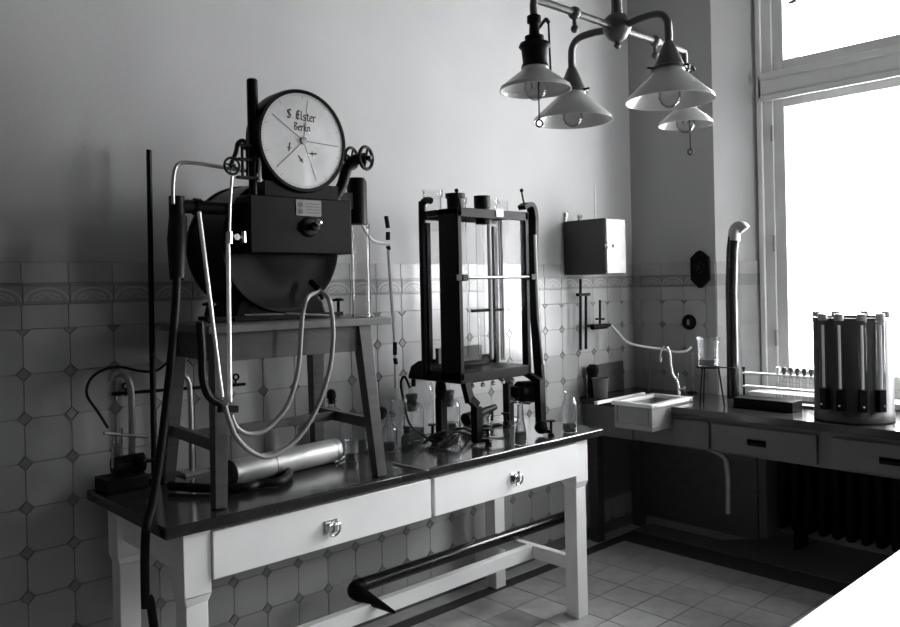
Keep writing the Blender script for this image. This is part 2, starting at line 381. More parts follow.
# window: frame, transom, casements with panes, handle, hinges, sill
def window(name, y0, y1, zb=.86, ztr=2.5, twin=True):
    yc = (y0+y1)/2
    o = thing(name, None, None, (XF, yc, zb-.03), kind='structure')
    x0, x1 = XF-.01, XF+.07
    fb = MB(); fb.box(x0, x1, y0, y0-.085, zb, 3.2); fb.box(x0, x1, y1, y1+.085, zb, 3.2); fb.box(x0, x1, y0-.085, y1+.085, 3.11, 3.2); fb.box(x0, x1, y0-.085, y1+.085, zb, zb+.04)
    fb.box(x0-.02, x0, y0, y0-.03, zb, 3.2)
    part('window_frame', fb, 'frame_paint', o, bevel=.004)
    tb = MB(); tb.box(x0-.02, x1, y0-.01, y1+.01, ztr, ztr+.13); tb.box(x0-.045, x0-.015, y0-.03, y1+.03, ztr+.10, ztr+.135); tb.box(x0-.035, x0-.015, y0-.03, y1+.03, ztr-.02, ztr+.015)
    part('transom', tb, 'frame_paint', o, bevel=.004)
    if twin: part('mullion', MB().box(x0-.01, x1, yc+.05, yc-.05, zb+.04, ztr).box(x0-.03, x0-.01, yc+.025, yc-.025, zb+.04, ztr), 'frame_paint', o, bevel=.004)
    for a, b_ in ((y0-.085, yc+.05), (yc-.05, y1+.085)) if twin else ((y0-.085, y1+.085),):
        for z0, z1 in ((zb+.04, ztr), (ztr+.13, 3.11)):
            sb = MB(); t = .062
            sb.box(x0+.01, x1+.02, a, a-t, z0, z1); sb.box(x0+.01, x1+.02, b_, b_+t, z0, z1)
            sb.box(x0+.01, x1+.02, a-t, b_+t, z0, z0+t+.01); sb.box(x0+.01, x1+.02, a-t, b_+t, z1-t, z1)
            so = part('casement', sb, 'frame_paint', o, bevel=.004)
            part('pane', box(x0+.04, x0+.044, a-t, b_+t, z0+t, z1-t), 'glass_pane', so, smooth=0)
            if z0 < zb+.1:
                hb = MB()
                for zz in (zb+.29, (zb+ztr)/2, ztr-.2): hb.cyl((x0-.004, a+.004, zz-.045), (x0-.004, a+.004, zz+.045), .008, n=8)
                part('hinge', hb, 'dull_metal', so)
            # outer storm sash
            s2 = MB(); xx = x1+.10; t2 = .05
            s2.box(xx, xx+.04, a-.02, a-.02-t2, z0, z1); s2.box(xx, xx+.04, b_+.02, b_+.02+t2, z0, z1); s2.box(xx, xx+.04, a-.02, b_+.02, z0, z0+t2); s2.box(xx, xx+.04, a-.02, b_+.02, z1-t2, z1)
            part('outer_sash', s2, 'frame_paint', o)
    hd = MB().cyl((x0-.04, yc+.02, zb+.69), (x0-.01, yc+.02, zb+.69), .01, n=10).bar((x0-.045, yc+.02, zb+.7), (x0-.045, yc+.02, zb+.57), .018, .012)
    part('window_handle', hd, 'nickel', o)
    part('window_sill', box(0.002, XO+.03, y0, y1, zb-.028, zb+.002), 'frame_paint', o, bevel=.004)
    return o
w1_ = window('window_1', *W1)
w2_ = window('window_2', W1[0], W1[0]-(WR[1]-WR[0]), ZR, 2.5, False)         # same joinery, turned into the wall beside the camera
w2_.rotation_euler = (0, 0, -PI/2); w2_.location = ((WR[0]+WR[1])/2, YB-.2, ZR-.03)

# ================================================================== WHITE TABLE WITH BLACK TOP
TX0, TX1, TY0, TY1, TZ = -3.284, -1.244, -.672, -.04, .82
t = thing('lab_table', 'white painted two-drawer laboratory table with a shiny black top, along the tiled wall', 'table', ((TX0+TX1)/2, (TY0+TY1)/2, 0))
part('table_top', box(TX0, TX1, TY0, TY1, TZ-.034, TZ), 'table_top', t, bevel=.006)
lx = (TX0+.05, TX1-.19+.05); LW = .085
lxs = (TX0+.055, TX1-.185); lys = (TY0+.02, TY1-.02-LW)
lxs = (-3.226, -1.432); lys = (-.655, TY1-.03-LW)
for x in lxs:
    for y in lys:
        b = MB(); b.box(x, x+LW, y, y+LW, .60, TZ-.034)
        i = .008
        b.add([(x, y, .60), (x+LW, y, .60), (x+LW, y+LW, .60), (x, y+LW, .60), (x+i, y+i, .575), (x+LW-i, y+i, .575), (x+LW-i, y+LW-i, .575), (x+i, y+LW-i, .575)],
              [(0, 1, 5, 4), (1, 2, 6, 5), (2, 3, 7, 6), (3, 0, 4, 7)])
        b.box(x+i, x+LW-i, y+i, y+LW-i, 0.0, .575)
        part('leg', b, 'white_paint', t, bevel=.003)
for x in (lxs[0]+.02, lxs[1]+LW-.045): part('apron', box(x, x+.025, lys[0]+LW, lys[1], .655, TZ-.034), 'white_paint', t, bevel=.002)
part('apron', box(lxs[0]+LW, lxs[1], lys[1]+LW-.03, lys[1]+LW-.005, .64, TZ-.034), 'white_paint', t, bevel=.002)
part('gap_strip', box(-2.281, -2.276, TY0+.03, TY1-.1, .64, TZ-.036), 'black_iron', t)  # black sheet between the drawers, the shade of the gap put in as colour
part('gap_strip', box(lxs[0]+LW, lxs[1], TY0+.03, TY0+.06, TZ-.05, TZ-.034), 'black_iron', t)  # black strip filling the slot above the drawers
def ring_pull(par, x, y, z):
    b = MB(); b.box(x-.03, x+.022, y-.004, y, z-.02, z+.024); b.cyl((x-.02, y-.018, z+.012), (x+.02, y-.018, z+.012), .006, n=8)
    b.torus((x, y-.02, z-.006), .021, .004, axis=(0, 1, .25))
    part('ring_pull', b, 'nickel', par)
for x0, x1, px in ((-3.139, -2.287, -2.724), (-2.270, -1.424, -1.832)):
    b = MB().box(x0, x1, -.662, -.640, .636, TZ-.042).box(x0+.02, x1-.02, -.64, TY1-.12, .65, .66).box(x0+.02, x0+.035, -.64, TY1-.12, .65, .76).box(x1-.035, x1-.02, -.64, TY1-.12, .65, .76)
    dr = part('drawer', b, 'white_paint', t, bevel=.003); ring_pull(dr, px, -.662, .70)
ym = (TY0+TY1)/2
for x in (lxs[0]+.025, lxs[1]+.025): part('stretcher', box(x, x+.035, lys[0]+LW-.01, lys[1]+.01, .20, .26), 'white_paint', t, bevel=.002)
part('stretcher', box(lxs[0]+.06, lxs[1]+.025, ym-.0175, ym+.0175, .20, .26), 'white_paint', t, bevel=.002)

# black stove pipe lying across the stretchers
yp = -.25; zp = .2875; pr0 = .027
th_ = thing('stove_pipe', 'black bent stove pipe with tapered tip resting on the table stretchers', 'pipe', (-1.75, yp, .26))
part('pipe_barrel', MB().cyl((-1.02, yp, zp), (-2.32, yp, zp), pr0, n=20), 'flue_black', th_)
part('pipe_elbow', MB().tube(spline([(-2.305, yp, zp), (-2.34, yp-.006, zp), (-2.36, yp-.03, zp-.004), (-2.35, yp-.06, zp-.010)], 5), pr0*1.08, 18), 'black_iron', th_)
part('pipe_tip', MB().tube([(-2.351, yp-.055, zp-.009), (-2.335, yp-.12, zp-.025), (-2.305, yp-.21, zp-.05)], [pr0*1.04, pr0*.75, .006], 16), 'black_iron', th_)

# ================================================================== WINDOW BENCH WITH SINK
BX, BZ = -.55, .83
b_ = thing('window_bench', 'dark worktop bench with grey drawer fronts running under the window', 'bench', (BX/2, -1.3, 0))
SY0, SY1 = -.35, -.585
wt = MB().box(BX-.01, -.012, -.004, SY0+.01, BZ-.038, BZ).box(BX-.01, -.012, SY1-.01, -2.75, BZ-.038, BZ).box(-.34, -.012, SY0+.01, SY1-.01, BZ-.038, BZ)
part('worktop', wt, 'table_top', b_, bevel=.003)
part('apron', box(BX+.02, BX+.05, -.02, -2.7, .622, BZ-.038), 'bench_paint', b_)
for y0, y1, hy in ((-.60, -.80, None), (-.815, -1.33, -1.05), (-1.395, -1.91, -1.64), (-1.97, -2.48, -2.2)):
    dr = part('drawer', box(BX, BX+.02, y0, y1, .635, .768), 'bench_paint', b_, bevel=.003)
    if hy:
        part('pull', MB().box(BX-.004, BX, hy+.045, hy-.045, .682, .712).box(BX-.018, BX-.004, hy+.04, hy-.04, .70, .710).box(BX-.018, BX-.012, hy+.04, hy-.04, .69, .71), 'black_iron', dr)
part('panel', box(BX+.005, BX+.02, -.02, SY0+.005, .622, BZ-.038), 'bench_paint', b_)
for y in (-.03, -2.66):
    part('leg', box(BX+.03, BX+.09, y, y-.06, 0, .62), 'wood_dark', b_, bevel=.003)
    part('leg', box(-.1, -.04, y, y-.06, 0, .79), 'wood_dark', b_, bevel=.003)
part('shade_panel', box(-.05, -.03, -.02, -.80, .06, .79), 'wood_dark', b_)  # added dark board, stands in for the deep shade under the bench
part('end_panel', box(BX+.05, -.02, -.006, -.02, .2, .79), 'bench_paint', b_)
# sink
s_ = thing('sink', 'small white porcelain sink with a deep front, let into the dark bench', 'sink', (-.53, -.47, .71))
sx0, sx1, sy0, sy1, sz0, sz1 = -.715, -.345, -.352, -.582, .715, .852
sb = MB(); tk = .022
sb.box(sx0, sx1, sy0, sy0-tk, sz0+.03, sz1); sb.box(sx0, sx1, sy1, sy1+tk, sz0+.03, sz1); sb.box(sx0, sx0+tk, sy0-tk, sy1+tk, sz0+.03, sz1); sb.box(sx1-tk, sx1, sy0-tk, sy1+tk, sz0+.03, sz1)
sb.box(sx0, sx1, sy0, sy1, sz0, sz0+.03)
part('basin', sb, 'porcelain_shaded', s_, bevel=.004)
rb = MB(); rr = .022
rb.box(sx0-.012, sx0+tk+.004, sy0+.01, sy1-.01, sz1-.016, sz1+.004); rb.box(sx1-tk-.004, sx1+.008, sy0+.01, sy1-.01, sz1-.016, sz1+.004)
rb.box(sx0, sx1, sy0+.01, sy0-tk-.004, sz1-.016, sz1+.0038); rb.box(sx0, sx1, sy1-.01, sy1+tk+.004, sz1-.016, sz1+.0038)
part('rim', rb, 'porcelain', s_, bevel=.003)
part('drain', MB().lathe([(.0, 0), (.028, 0), (.03, .004), (0, .005)], (-.47, -.47, sz0+.03)), 'dull_metal', s_)
part('waste_pipe', MB().tube(spline([(-.47, -.5, .715), (-.47, -.55, .66), (-.45, -.8, .60), (-.45, -.845, .52), (-.45, -.845, .3)], 6), .014, 10), 'dull_metal', s_)
# radiator in the niche
r_ = thing('radiator', 'dark ribbed radiator in the niche below the window', 'radiator', (.2, -1.45, 0))
for k in range(18):
    y = -.86-k*.072; bb = MB().box(.10, .26, y+.022, y-.022, .10, .66)
    part('rib', bb, 'black_iron', r_, bevel=.018)
part('feed_pipe', MB().cyl((.18, -.84, .15), (.18, -2.14, .15), .016).cyl((.18, -.84, .60), (.18, -2.14, .60), .016), 'black_iron', r_)
for y in (-.92, -2.0): part('foot', box(.12, .24, y, y-.03, 0, .11), 'black_iron', r_)

# bright table top beside the camera
wt_ = thing('side_table', 'bright white-topped table standing free opposite the tiled wall', 'table', (-1.85, -2.48, 0))
part('table_top', box(-2.98, -.72, -2.165, -2.80, .785, .82), 'white_top', wt_, bevel=.004)  # far end lengthened out of view to shade the floor by the bench
for x in (-2.93, -.83):
    for y in (-2.215, -2.81+.04): part('leg', box(x, x+.06, y, y-.0+.06 if y < -2.5 else y-.06, 0, .785), 'white_paint', wt_, bevel=.003)
part('apron', MB().box(-2.87, -.83, -2.22, -2.24, .67, .785).box(-2.87, -.83, -2.73, -2.75, .67, .785).box(-2.92, -2.9, -2.275, -2.77, .67, .785).box(-.80, -.78, -2.275, -2.77, .67, .785), 'white_paint', wt_)

# ================================================================== STOOL UNDER THE GAS METER
SZ = 1.375; SC = Vector((-2.775, -.395, TZ)); SR = -.065
t = thing('meter_stand', 'dark wooden stool-like stand with splayed legs, standing on the black table top', 'stand', SC, SR)
hx, hy, zt = .315, .215, SZ-TZ
part('stand_top', box(-hx, .362, -hy, hy, zt-.026, zt), 'wood_mid', t, local=True, bevel=.003)
ltop = (.262, .165); lbot = (.293, .215)
for sx in (-1, 1):
    for sy in (-1, 1):
        part('leg', MB().bar((sx*lbot[0], sy*lbot[1], 0.002), (sx*ltop[0], sy*ltop[1], zt-.026), .038, .038, up=(0, 1, 0), w2=.05, h2=.05), 'wood_dark', t, local=True, bevel=.002)
for sy in (-1, 1): part('apron', box(-ltop[0]+.02, ltop[0]-.02, sy*ltop[1]-.012, sy*ltop[1]+.012, zt-.115, zt-.026), 'wood_dark', t, local=True)
for sx in (-1, 1):
    part('apron', box(sx*ltop[0]-.012, sx*ltop[0]+.012, -ltop[1]+.02, ltop[1]-.02, zt-.115, zt-.026), 'wood_dark', t, local=True)
    part('stretcher', MB().bar((sx*.281, -.2, .185), (sx*.281, .2, .185), .022, .036), 'wood_dark', t, local=True)
part('stretcher', MB().bar((-.281, 0.05, .185), (.281, 0.05, .185), .022, .03), 'wood_dark', t, local=True)

# ================================================================== WET GAS METER
MX, MZ = -2.745, 1.633; YF0 = -.44; R_ = .230
t = thing('gas_meter', 'big black drum gas meter with a round white dial on top', 'gas meter', (MX, -.36, SZ))
prof = [(0, .0), (.10, .004), (R_-.03, .012), (R_-.012, .004), (R_, .004), (R_, .02), (R_-.006, .024), (R_-.006, .25), (R_, .254), (R_, .27), (R_-.012, .27), (R_-.03, .262), (.1, .272), (0, .275)]
part('drum', MB().lathe(prof, (MX, YF0, MZ), (0, 1, 0), n=56), 'black_enamel', t)
sb = MB()
sb.prism([(-.185, 0), (.185, 0), (.17, .05), (.13, .085), (-.13, .085), (-.17, .05)], YF0+.02, YF0+.25, Matrix(((1, 0, 0, MX), (0, 0, 1, 0), (0, 1, 0, SZ+.012), (0, 0, 0, 1))))
part('saddle', sb, 'black_enamel', t, bevel=.01)
part('base_plate', box(MX-.20, MX+.20, YF0-.02, YF0+.25, SZ+.004, SZ+.016), 'black_iron', t)
for px, py in ((192, 305), (340, 303)):
    q = PYp(YF0-.01, px, py)
    x = min(max(q.x, MX-.28), MX+.245)
    b = MB().lathe([(0, 0), (.006, 0), (.006, .055), (.022, .056), (.022, .064), (.008, .068), (0, .068)], (x, YF0, SZ+.002), n=14)
    b.box(min(x-.012, MX), max(x+.012, MX), YF0-.012, YF0+.012, SZ+.006, SZ+.02)
    part('levelling_screw', b, 'black_iron', t)
# front casing
bx0, bx1, bz0, bz1 = -2.925, -2.525, 1.600, 1.790
part('front_casing', box(bx0, bx1, -.535, -.44, bz0, bz1), 'black_enamel', t, bevel=.004)
part('name_plate', box(-2.755, -2.655, -.539, -.534, 1.728, 1.782), 'brass_plate', t)
pl = MB()
for k in range(4): pl.box(-2.715, -2.662, -.5405, -.539, 1.738+k*.010, 1.7405+k*.010)
pl.lathe([(0, 0), (.009, 0), (.009, .0015), (0, .0015)], (-2.738, -.539, 1.765), (0, -1, 0), n=12); pl.lathe([(0, 0), (.009, 0), (.009, .0015), (0, .0015)], (-2.738, -.539, 1.742), (0, -1, 0), n=12)
part('plate_engraving', pl, 'ink', t)
kb = MB().lathe([(0, 0), (.034, 0), (.034, .006), (.028, .012), (.012, .014), (.012, .03), (.016, .034), (.016, .046), (0, .05)], (-2.705, -.535, 1.690), (0, -1, 0), n=24)
part('crank_knob', kb, 'black_iron', t)
part('knob_cap', MB().sph((-2.700, -.588, 1.702), .013), 'nickel', t)
part('riser', box(-2.86, -2.57, -.52, -.44, 1.788, 1.84), 'black_enamel', t)
# dial
DC = Vector((-2.720, -.53, 1.982)); DR = .176
part('dial_case', MB().lathe([(0, 0), (DR-.008, 0), (DR, .006), (DR, .072), (DR-.004, .082), (DR-.014, .082), (DR-.016, .074), (0, .074)], DC+Vector((0, .072, 0)), (0, -1, 0), n=64), 'black_enamel', t)
df = part('dial_face', MB().lathe([(0, 0), (DR-.015, 0), (DR-.015, -.003), (0, -.003)], DC+Vector((0, -.0025, 0)), (0, 1, 0), n=64), 'dial_face', t)
yk = DC.y-.0062
mk = MB()
def flat(pts, wd, y=None):
    y = yk if y is None else y
    for (x0, z0), (x1, z1) in zip(pts[:-1], pts[1:]):
        dx, dz = x1-x0, z1-z0; Ls = math.hypot(dx, dz) or 1; nx, nz = -dz/Ls*wd/2, dx/Ls*wd/2
        mk.add([(x0-nx, y, z0-nz), (x1-nx, y, z1-nz), (x1+nx, y, z1+nz), (x0+nx, y, z0+nz)], [(0, 1, 2, 3)])
for k in range(100):
    a = 2*PI*k/100; r0 = DR-.024 if k % 10 else DR-.034
    flat([(DC.x+r0*math.sin(a), DC.z+r0*math.cos(a)), (DC.x+(DR-.018)*math.sin(a), DC.z+(DR-.018)*math.cos(a))], .0012)
part('dial_scale', mk, 'ink', df, smooth=0)
for a in (-57, 8, 92, 160, 227):      # the five fine radial lines
    mk = MB(); s1 = math.sin(math.radians(a)); c1 = math.cos(math.radians(a))
    flat([(DC.x, DC.z), (DC.x+s1*(DR-.035), DC.z+c1*(DR-.035))], .0022, yk-.001)
    part('dial_line', mk, 'ink', df, smooth=0)
mk = MB()
for (x, z), a in (((-.056, -.028), 10), ((-.01, -.065), -40), ((.035, -.04), 85)):
    s1, c1 = math.sin(math.radians(a)), math.cos(math.radians(a)); p0 = (DC.x+x, DC.z+z)
    mk = MB(); flat([(p0[0]-s1*.012, p0[1]-c1*.012), (p0[0]+s1*.018, p0[1]+c1*.018)], .005)
    flat([(p0[0]-c1*.009, p0[1]+s1*.009), (p0[0]+c1*.009, p0[1]-s1*.009)], .003)
    part('small_pointer', mk, 'ink', df, smooth=0)

part('dial_hub', MB().lathe([(0, 0), (.012, 0), (.012, .006), (0, .008)], (DC.x, yk, DC.z), (0, -1, 0), n=16), 'dull_metal', df)
GL = {
 'l': (.42, [[(0, 1.6), (0, .15), (.15, 0), (.3, .15)]]), 'i': (.42, [[(0, 1), (0, .15), (.15, 0), (.3, .1)], [(.0, 1.35), (.08, 1.45)]]),
 'n': (.85, [[(0, 1), (0, 0)], [(0, .8), (.3, 1), (.5, .85), (.5, .15), (.65, 0)]]), 'r': (.6, [[(0, 1), (0, 0), (.1, .05)], [(0, .8), (.2, 1), (.42, .88)]]),
 'e': (.75, [[(.55, .2), (.3, 0), (0, .2), (0, .8), (.3, 1), (.55, .75), (.05, .5)]]), 's': (.7, [[(.5, .9), (.25, 1), (0, .75), (.5, .3), (.25, 0), (0, .12)]]),
 't': (.65, [[(.15, 1.35), (.15, .15), (.3, 0), (.5, .12)], [(0, 1), (.45, 1)]]), 'S': (1.05, [[(.8, 1.35), (.5, 1.55), (.1, 1.3), (.2, .95), (.75, .6), (.7, .15), (.35, 0), (0, .2)], [(.42, 1.4), (.42, .15)]]),
 'E': (1.05, [[(.8, 1.5), (.4, 1.55), (.05, 1.2), (.05, .4), (.35, 0), (.8, .25)], [(.1, .8), (.7, .85)], [(.42, 1.5), (.42, .2)]]),
 'B': (1.05, [[(.15, 0), (.15, 1.5)], [(0, 1.3), (.4, 1.55), (.75, 1.25), (.3, .85), (.8, .5), (.5, 0), (.1, .05)]]), '.': (.4, [[(0, 0), (.08, .08)]]), ' ': (.35, [])}
def blackletter(txt, cx, cz, xh, rot=0):
    Wt = sum(GL[ch][0] for ch in txt); x = -Wt/2; nb = .17; c1, s1 = math.cos(rot), math.sin(rot); mbx = MB()
    for ch in txt:
        wd, st = GL[ch]
        for pl_ in st:
            for (x0, z0), (x1, z1) in zip(pl_[:-1], pl_[1:]):
                q = [(x0-nb*.5, z0-nb*.45), (x0+nb*.5, z0+nb*.45), (x1+nb*.5, z1+nb*.45), (x1-nb*.5, z1-nb*.45)]
                q += [(x0-.045, z0+.045), (x0+.045, z0-.045), (x1+.045, z1-.045), (x1-.045, z1+.045)]
                vs = [(cx+((x+a)*c1-b*s1)*xh, yk, cz+((x+a)*s1+b*c1)*xh) for a, b in q]
                mbx.add(vs, [(0, 1, 2, 3), (4, 5, 6, 7)])
        x += wd
    return mbx
part('dial_lettering', blackletter('S. Elster', DC.x-.004, DC.z+.070, .0195, -.03), 'ink', df, smooth=0)
part('dial_lettering', blackletter('Berlin', DC.x-.002, DC.z+.034, .0165, -.02), 'ink', df, smooth=0)
part('dial_glass', MB().lathe([(DR-.014, 0), (DR*.6, .006), (0, .008)], DC+Vector((0, -.009, 0)), (0, -1, 0), n=48), 'dial_glass', t)
# inlet pipe, gas thermometer, valves on the left
yi = -.44
A = PYp(yi, 178, 206); B = PYp(yi, 240, 208)
part('inlet_pipe', MB().cyl(A, (-2.9, yi, A.z), .022, n=18).cyl((A.x-.004, yi, A.z+.03), (A.x-.004, yi, A.z-.04), .024, n=18).cyl((-3.07, yi, A.z), (-3.05, yi, A.z), .028, n=18), 'black_iron', t)
yt = -.50
T0 = PYp(yt, 253, 176); T9 = PYp(yt, 252, 79)
part('thermometer_sleeve', MB().tube([(T0.x, yt, T0.z-.12), (T0.x, yt, T0.z+.02), (T0.x, yt, T0.z+.06), (T9.x, yt, T0.z+.07), (T9.x, yt, T9.z-.004), (T9.x, yt, T9.z)], [.014, .014, .02, .018, .018, .014], 16), 'black_enamel', t)
vb = MB()
for px in (241, 246, 258): q = PYp(yt, px, 172); vb.cyl((q.x, yt-.01, q.z-.02), (q.x, yt-.01, q.z+.08), .005, n=8)
for py in (146, 160, 178): q = PYp(yt, 247, py); vb.box(q.x-.035, q.x+.045, yt-.016, yt+.01, q.z-.004, q.z+.004)
part('thermometer_cage', vb, 'black_iron', t)
part('thermometer', MB().cyl(PYp(yt-.02, 260, 182), PYp(yt-.02, 260, 150), .005, n=8), 'glass_tube', t)
def wheel(c, R, axis, par, nm='hand_wheel'):
    c = Vector(c); ax = Vector(axis).normalized(); u = ax.orthogonal().normalized(); v = ax.cross(u)
    b = MB().torus(c, R, R*.16, ax, 22, 8)
    for k in range(4):
        a = k*PI/2+.5; b.cyl(c, c+(u*math.cos(a)+v*math.sin(a))*R, R*.11, n=6)
    b.cyl(c-ax*R*.4, c+ax*R*.6, R*.2, n=10)
    part(nm, b, 'black_iron', par)
q = PYp(-.53, 232, 166); wheel(q, .026, (0, -1, 0), t)
part('valve_stem', MB().tube(spline([q+Vector((0, .01, 0)), PYp(-.51, 236, 152), PYp(-.5, 238, 143), PYp(-.5, 244, 141), PYp(-.5, 246, 150)], 5), .007, 8), 'black_iron', t)
q = PYp(-.53, 366, 158); wheel(q, .040, (.3, -1, 0), t)
q2 = q+Vector((-.012, .006, .004)); wheel(q2+Vector((-.012, .05, .0)), .038, (.3, -1, 0), t)
part('valve_body', MB().tube(spline([q, PYp(-.5, 355, 160), PYp(-.48, 347, 168), PYp(-.47, 342, 185), (-2.56, -.46, 1.78)], 5), .02, 14), 'black_iron', t)
q = PYp(-.4, 357, 202)
part('side_can', MB().lathe([(0, -.085), (.038, -.085), (.038, .075), (.03, .09), (0, .092)], (q.x, -.4, q.z), n=24).box(-2.56, q.x, -.42, -.38, q.z-.03, q.z+.03), 'black_iron', t)
# thin bent impulse pipe and rod
part('bent_tube', MB().tube(spline([PYp(yi-.02, p[0], p[1]) for p in ((173, 204), (173, 185), (175, 169), (181, 163), (195, 163), (215, 166), (232, 169), (248, 171))], 6), .006, 8), 'dull_metal', t)
part('gauge_rod', MB().tube([PYp(-.55, 232, 176), PYp(-.55, 230, 205), PYp(-.55, 229, 238)], .0045, 8), 'dull_metal', t)
# manometer glass tubes and tap
ym_ = -.635
part('manometer_tube', MB().tube([PYp(-.56, 199, 212), PYp(ym_, 222, 397)], .0065, 10), 'glass_tube', t)
part('manometer_tube', MB().tube([PYp(-.57, 228, 238), PYp(ym_, 230, 402)], .007, 10), 'glass_tube', t)
q = PYp(-.575, 229, 237)
part('tap', MB().cyl(q, q+Vector((.05, 0, .0)), .006, n=8).cyl(q+Vector((.05, 0, -.016)), q+Vector((.05, 0, .018)), .007, n=8).cyl(q+Vector((.022, -.012, 0)), q+Vector((.022, .012, 0)), .010, n=10).cyl(q+Vector((0, 0, -.02)), q+Vector((0, 0, .016)), .011, n=10), 'nickel', t)
part('tube_clip', MB().bar(PYp(ym_, 219, 409), PYp(ym_, 237, 409), .02, .02), 'rubber', t)
q = PYp(-.52, 320, 290)
part('outlet', MB().cyl(q+Vector((-.01, .04, .03)), q, .012, n=12).cyl(q+Vector((.012, 0, -.03)), q+Vector((-.01, 0, .005)), .009, n=10), 'black_iron', t)
part('drain_rod', MB().cyl(PYp(-.5, 245, 315), PYp(-.5, 284, 314), .004, n=8).cyl(PYp(-.5, 285, 313), PYp(-.5, 335, 316), .004, n=8), 'nickel', t)

# rubber hoses of the meter
def hose(name, pts, r, m_, label, group=None, n=10):
    return solo(name, MB().tube(spline(pts, 8), r, n), m_, label, 'cable' if 'cable' in name else 'wire' if 'wire' in name else 'hose', group)
def pl_(y, pts): return [PYp(y, *p) for p in pts]
hose('rubber_hose', [PYp(-.525, 319, 292)]+pl_(-.64, [(308, 297), (303, 312), (301, 335), (298, 370), (288, 404), (268, 428), (250, 434), (237, 428), (231, 415)]), .0075, 'rubber_grey', 'grey rubber hose in the smaller loop hanging in front of the stand')
hose('rubber_hose', [PYp(-.525, 321, 292)]+pl_(-.655, [(328, 298), (332, 315), (333, 340), (329, 372), (317, 408), (298, 438), (272, 456), (253, 453), (237, 438), (229, 420), (225, 405)]), .0075, 'rubber_grey', 'grey rubber hose in the larger loop hanging in front of the stand')
hose('rubber_hose', pl_(-.625, [(200, 322), (202, 350), (203, 378), (209, 396), (221, 404)]), .012, 'rubber', 'short black hose hanging below the left end of the stand top')
A0 = PYp(yi, 178, 210)
th2 = thing('drain_hose', 'long black hose hanging from the meter inlet past the table end', 'hose', (-3.32, -.6, 0))
part('sleeve', MB().tube([PYp(yi, 178, 216), PYp(yi-.01, 177, 240), PYp(yi-.03, 177, 279)], [.027, .030, .022], 16), 'rubber', th2)
hp = [PYp(yi-.03, 177, 270), PYp(-.50, 176, 300), PYp(-.53, 170, 370), PYp(-.57, 162, 440), PYp(-.59, 153, 500)]
k0 = PYp(-.60, 148, 535); k0.x = min(k0.x, TX0-.02)
hp += [Vector((TX0-.026, -.60, .80)), Vector((TX0-.03, -.60, .6)), PYp(-.60, 150, 600), PYp(-.6, 158, 650), Vector((-3.24, -.68, .10)), Vector((-3.2, -.8, .014)), Vector((-3.0, -.95, .013))]
part('hose_run', MB().tube(spline(hp, 8), .0125, 12), 'rubber', th2)

# thin glass tube on a hose to the right of the meter
t = thing('glass_connecting_tube', 'thin upright glass tube with black rubber joints, right of the gas meter', 'tube', PYp(-.33, 396, 388))
Yt = -.33
part('glass_length', MB().tube([PYp(Yt, 388, 246), PYp(Yt, 391, 290), PYp(Yt, 395, 345), PYp(Yt, 396, 388)], .0065, 8), 'glass_tube', t)
for a, b in (((386, 216), (388, 228)), ((388, 232), (388, 240)), ((388, 246), (389, 250)), ((395, 342), (395, 355)), ((395, 358), (396, 364))):
    part('rubber_joint', MB().cyl(PYp(Yt, *a), PYp(Yt, *b), .009, n=10), 'rubber', t)
solo('curved_tube', MB().tube(spline([PYp(-.41, 350, 194), PYp(-.40, 358, 215), PYp(-.38, 366, 232), PYp(-.35, 374, 241), PYp(Yt, 388, 244)], 6), .006, 8), 'rubber_pale', 'pale curved tube reaching from the meter side can to the thin glass tube', 'tube')
# tall glass cylinder on the stand
q = Vector((-2.474, -.515, SZ))
t = thing('glass_cylinder', 'tall clear glass cylinder on the right end of the wooden stand', 'cylinder', q)
part('cylinder_wall', MB().lathe([(.036, 0), (.036, .005), (.034, .01), (.034, .33), (.037, .335)], q, n=28), 'glass', t)
part('cylinder_foot', MB().lathe([(0, .001), (.034, .001), (.033, .008), (0, .008)], q, n=24), 'glass', t)

# iron rod of a retort stand behind the wooden stand
q0 = Vector((-3.066, -.075, TZ))
t = thing('retort_stand', 'tall thin black iron rod on a foot, behind the left end of the wooden stand', 'stand', q0)
part('rod', MB().tube([q0+Vector((0, 0, .01)), PYp(-.075, 149, 150)], .0095, 10), 'black_iron', t)
part('foot_plate', box(q0.x-.033, q0.x+.03, q0.y-.05, q0.y+.055, TZ+.001, TZ+.014), 'black_iron', t, bevel=.004)

# burner apparatus by the wall, left end
q0 = Vector((-3.13, -.11, TZ))
t = thing('burner_stand', 'low black burner stand with a hooked metal tube, at the end of the black table', 'burner', (-3.14, -.12, TZ))
part('base_box', box(-3.262, -3.118, -.165, -.055, TZ+.001, TZ+.045), 'black_iron', t, bevel=.004)
part('hooked_tube', MB().tube(spline([PYp(-.11, *p) for p in ((132, 455), (132, 420), (131, 392), (128, 379), (121, 374), (113, 376), (111, 382))], 5), .011, 10), 'dull_metal', t)
part('cross_bar', MB().cyl(PYp(-.12, 104, 433), PYp(-.12, 147, 437), .006, n=8), 'dull_metal', t)
for x in (113, 121):
    part('upright', MB().cyl(PYp(-.12, x, 428 if x > 115 else 440), PYp(-.12, x, 468), .006, n=8), 'nickel', t)
q = PYp(-.12, 128, 449); q.z = TZ+.079; part('burner_drum', MB().cyl((q.x-.05, -.12, q.z), (q.x+.05, -.12, q.z), .033, n=20), 'black_iron', t)
q = PYp(-.12, 137, 459); part('gas_cock', MB().sph((q.x, -.165, q.z), .018).cyl((q.x+.01, -.175, q.z), (q.x+.035, -.175, q.z), .007, n=8), 'black_iron', t)
t = thing('hooked_stand', 'hooked metal tube on a small pale foot behind the left stand legs', 'tube', (-2.93, -.09, TZ))
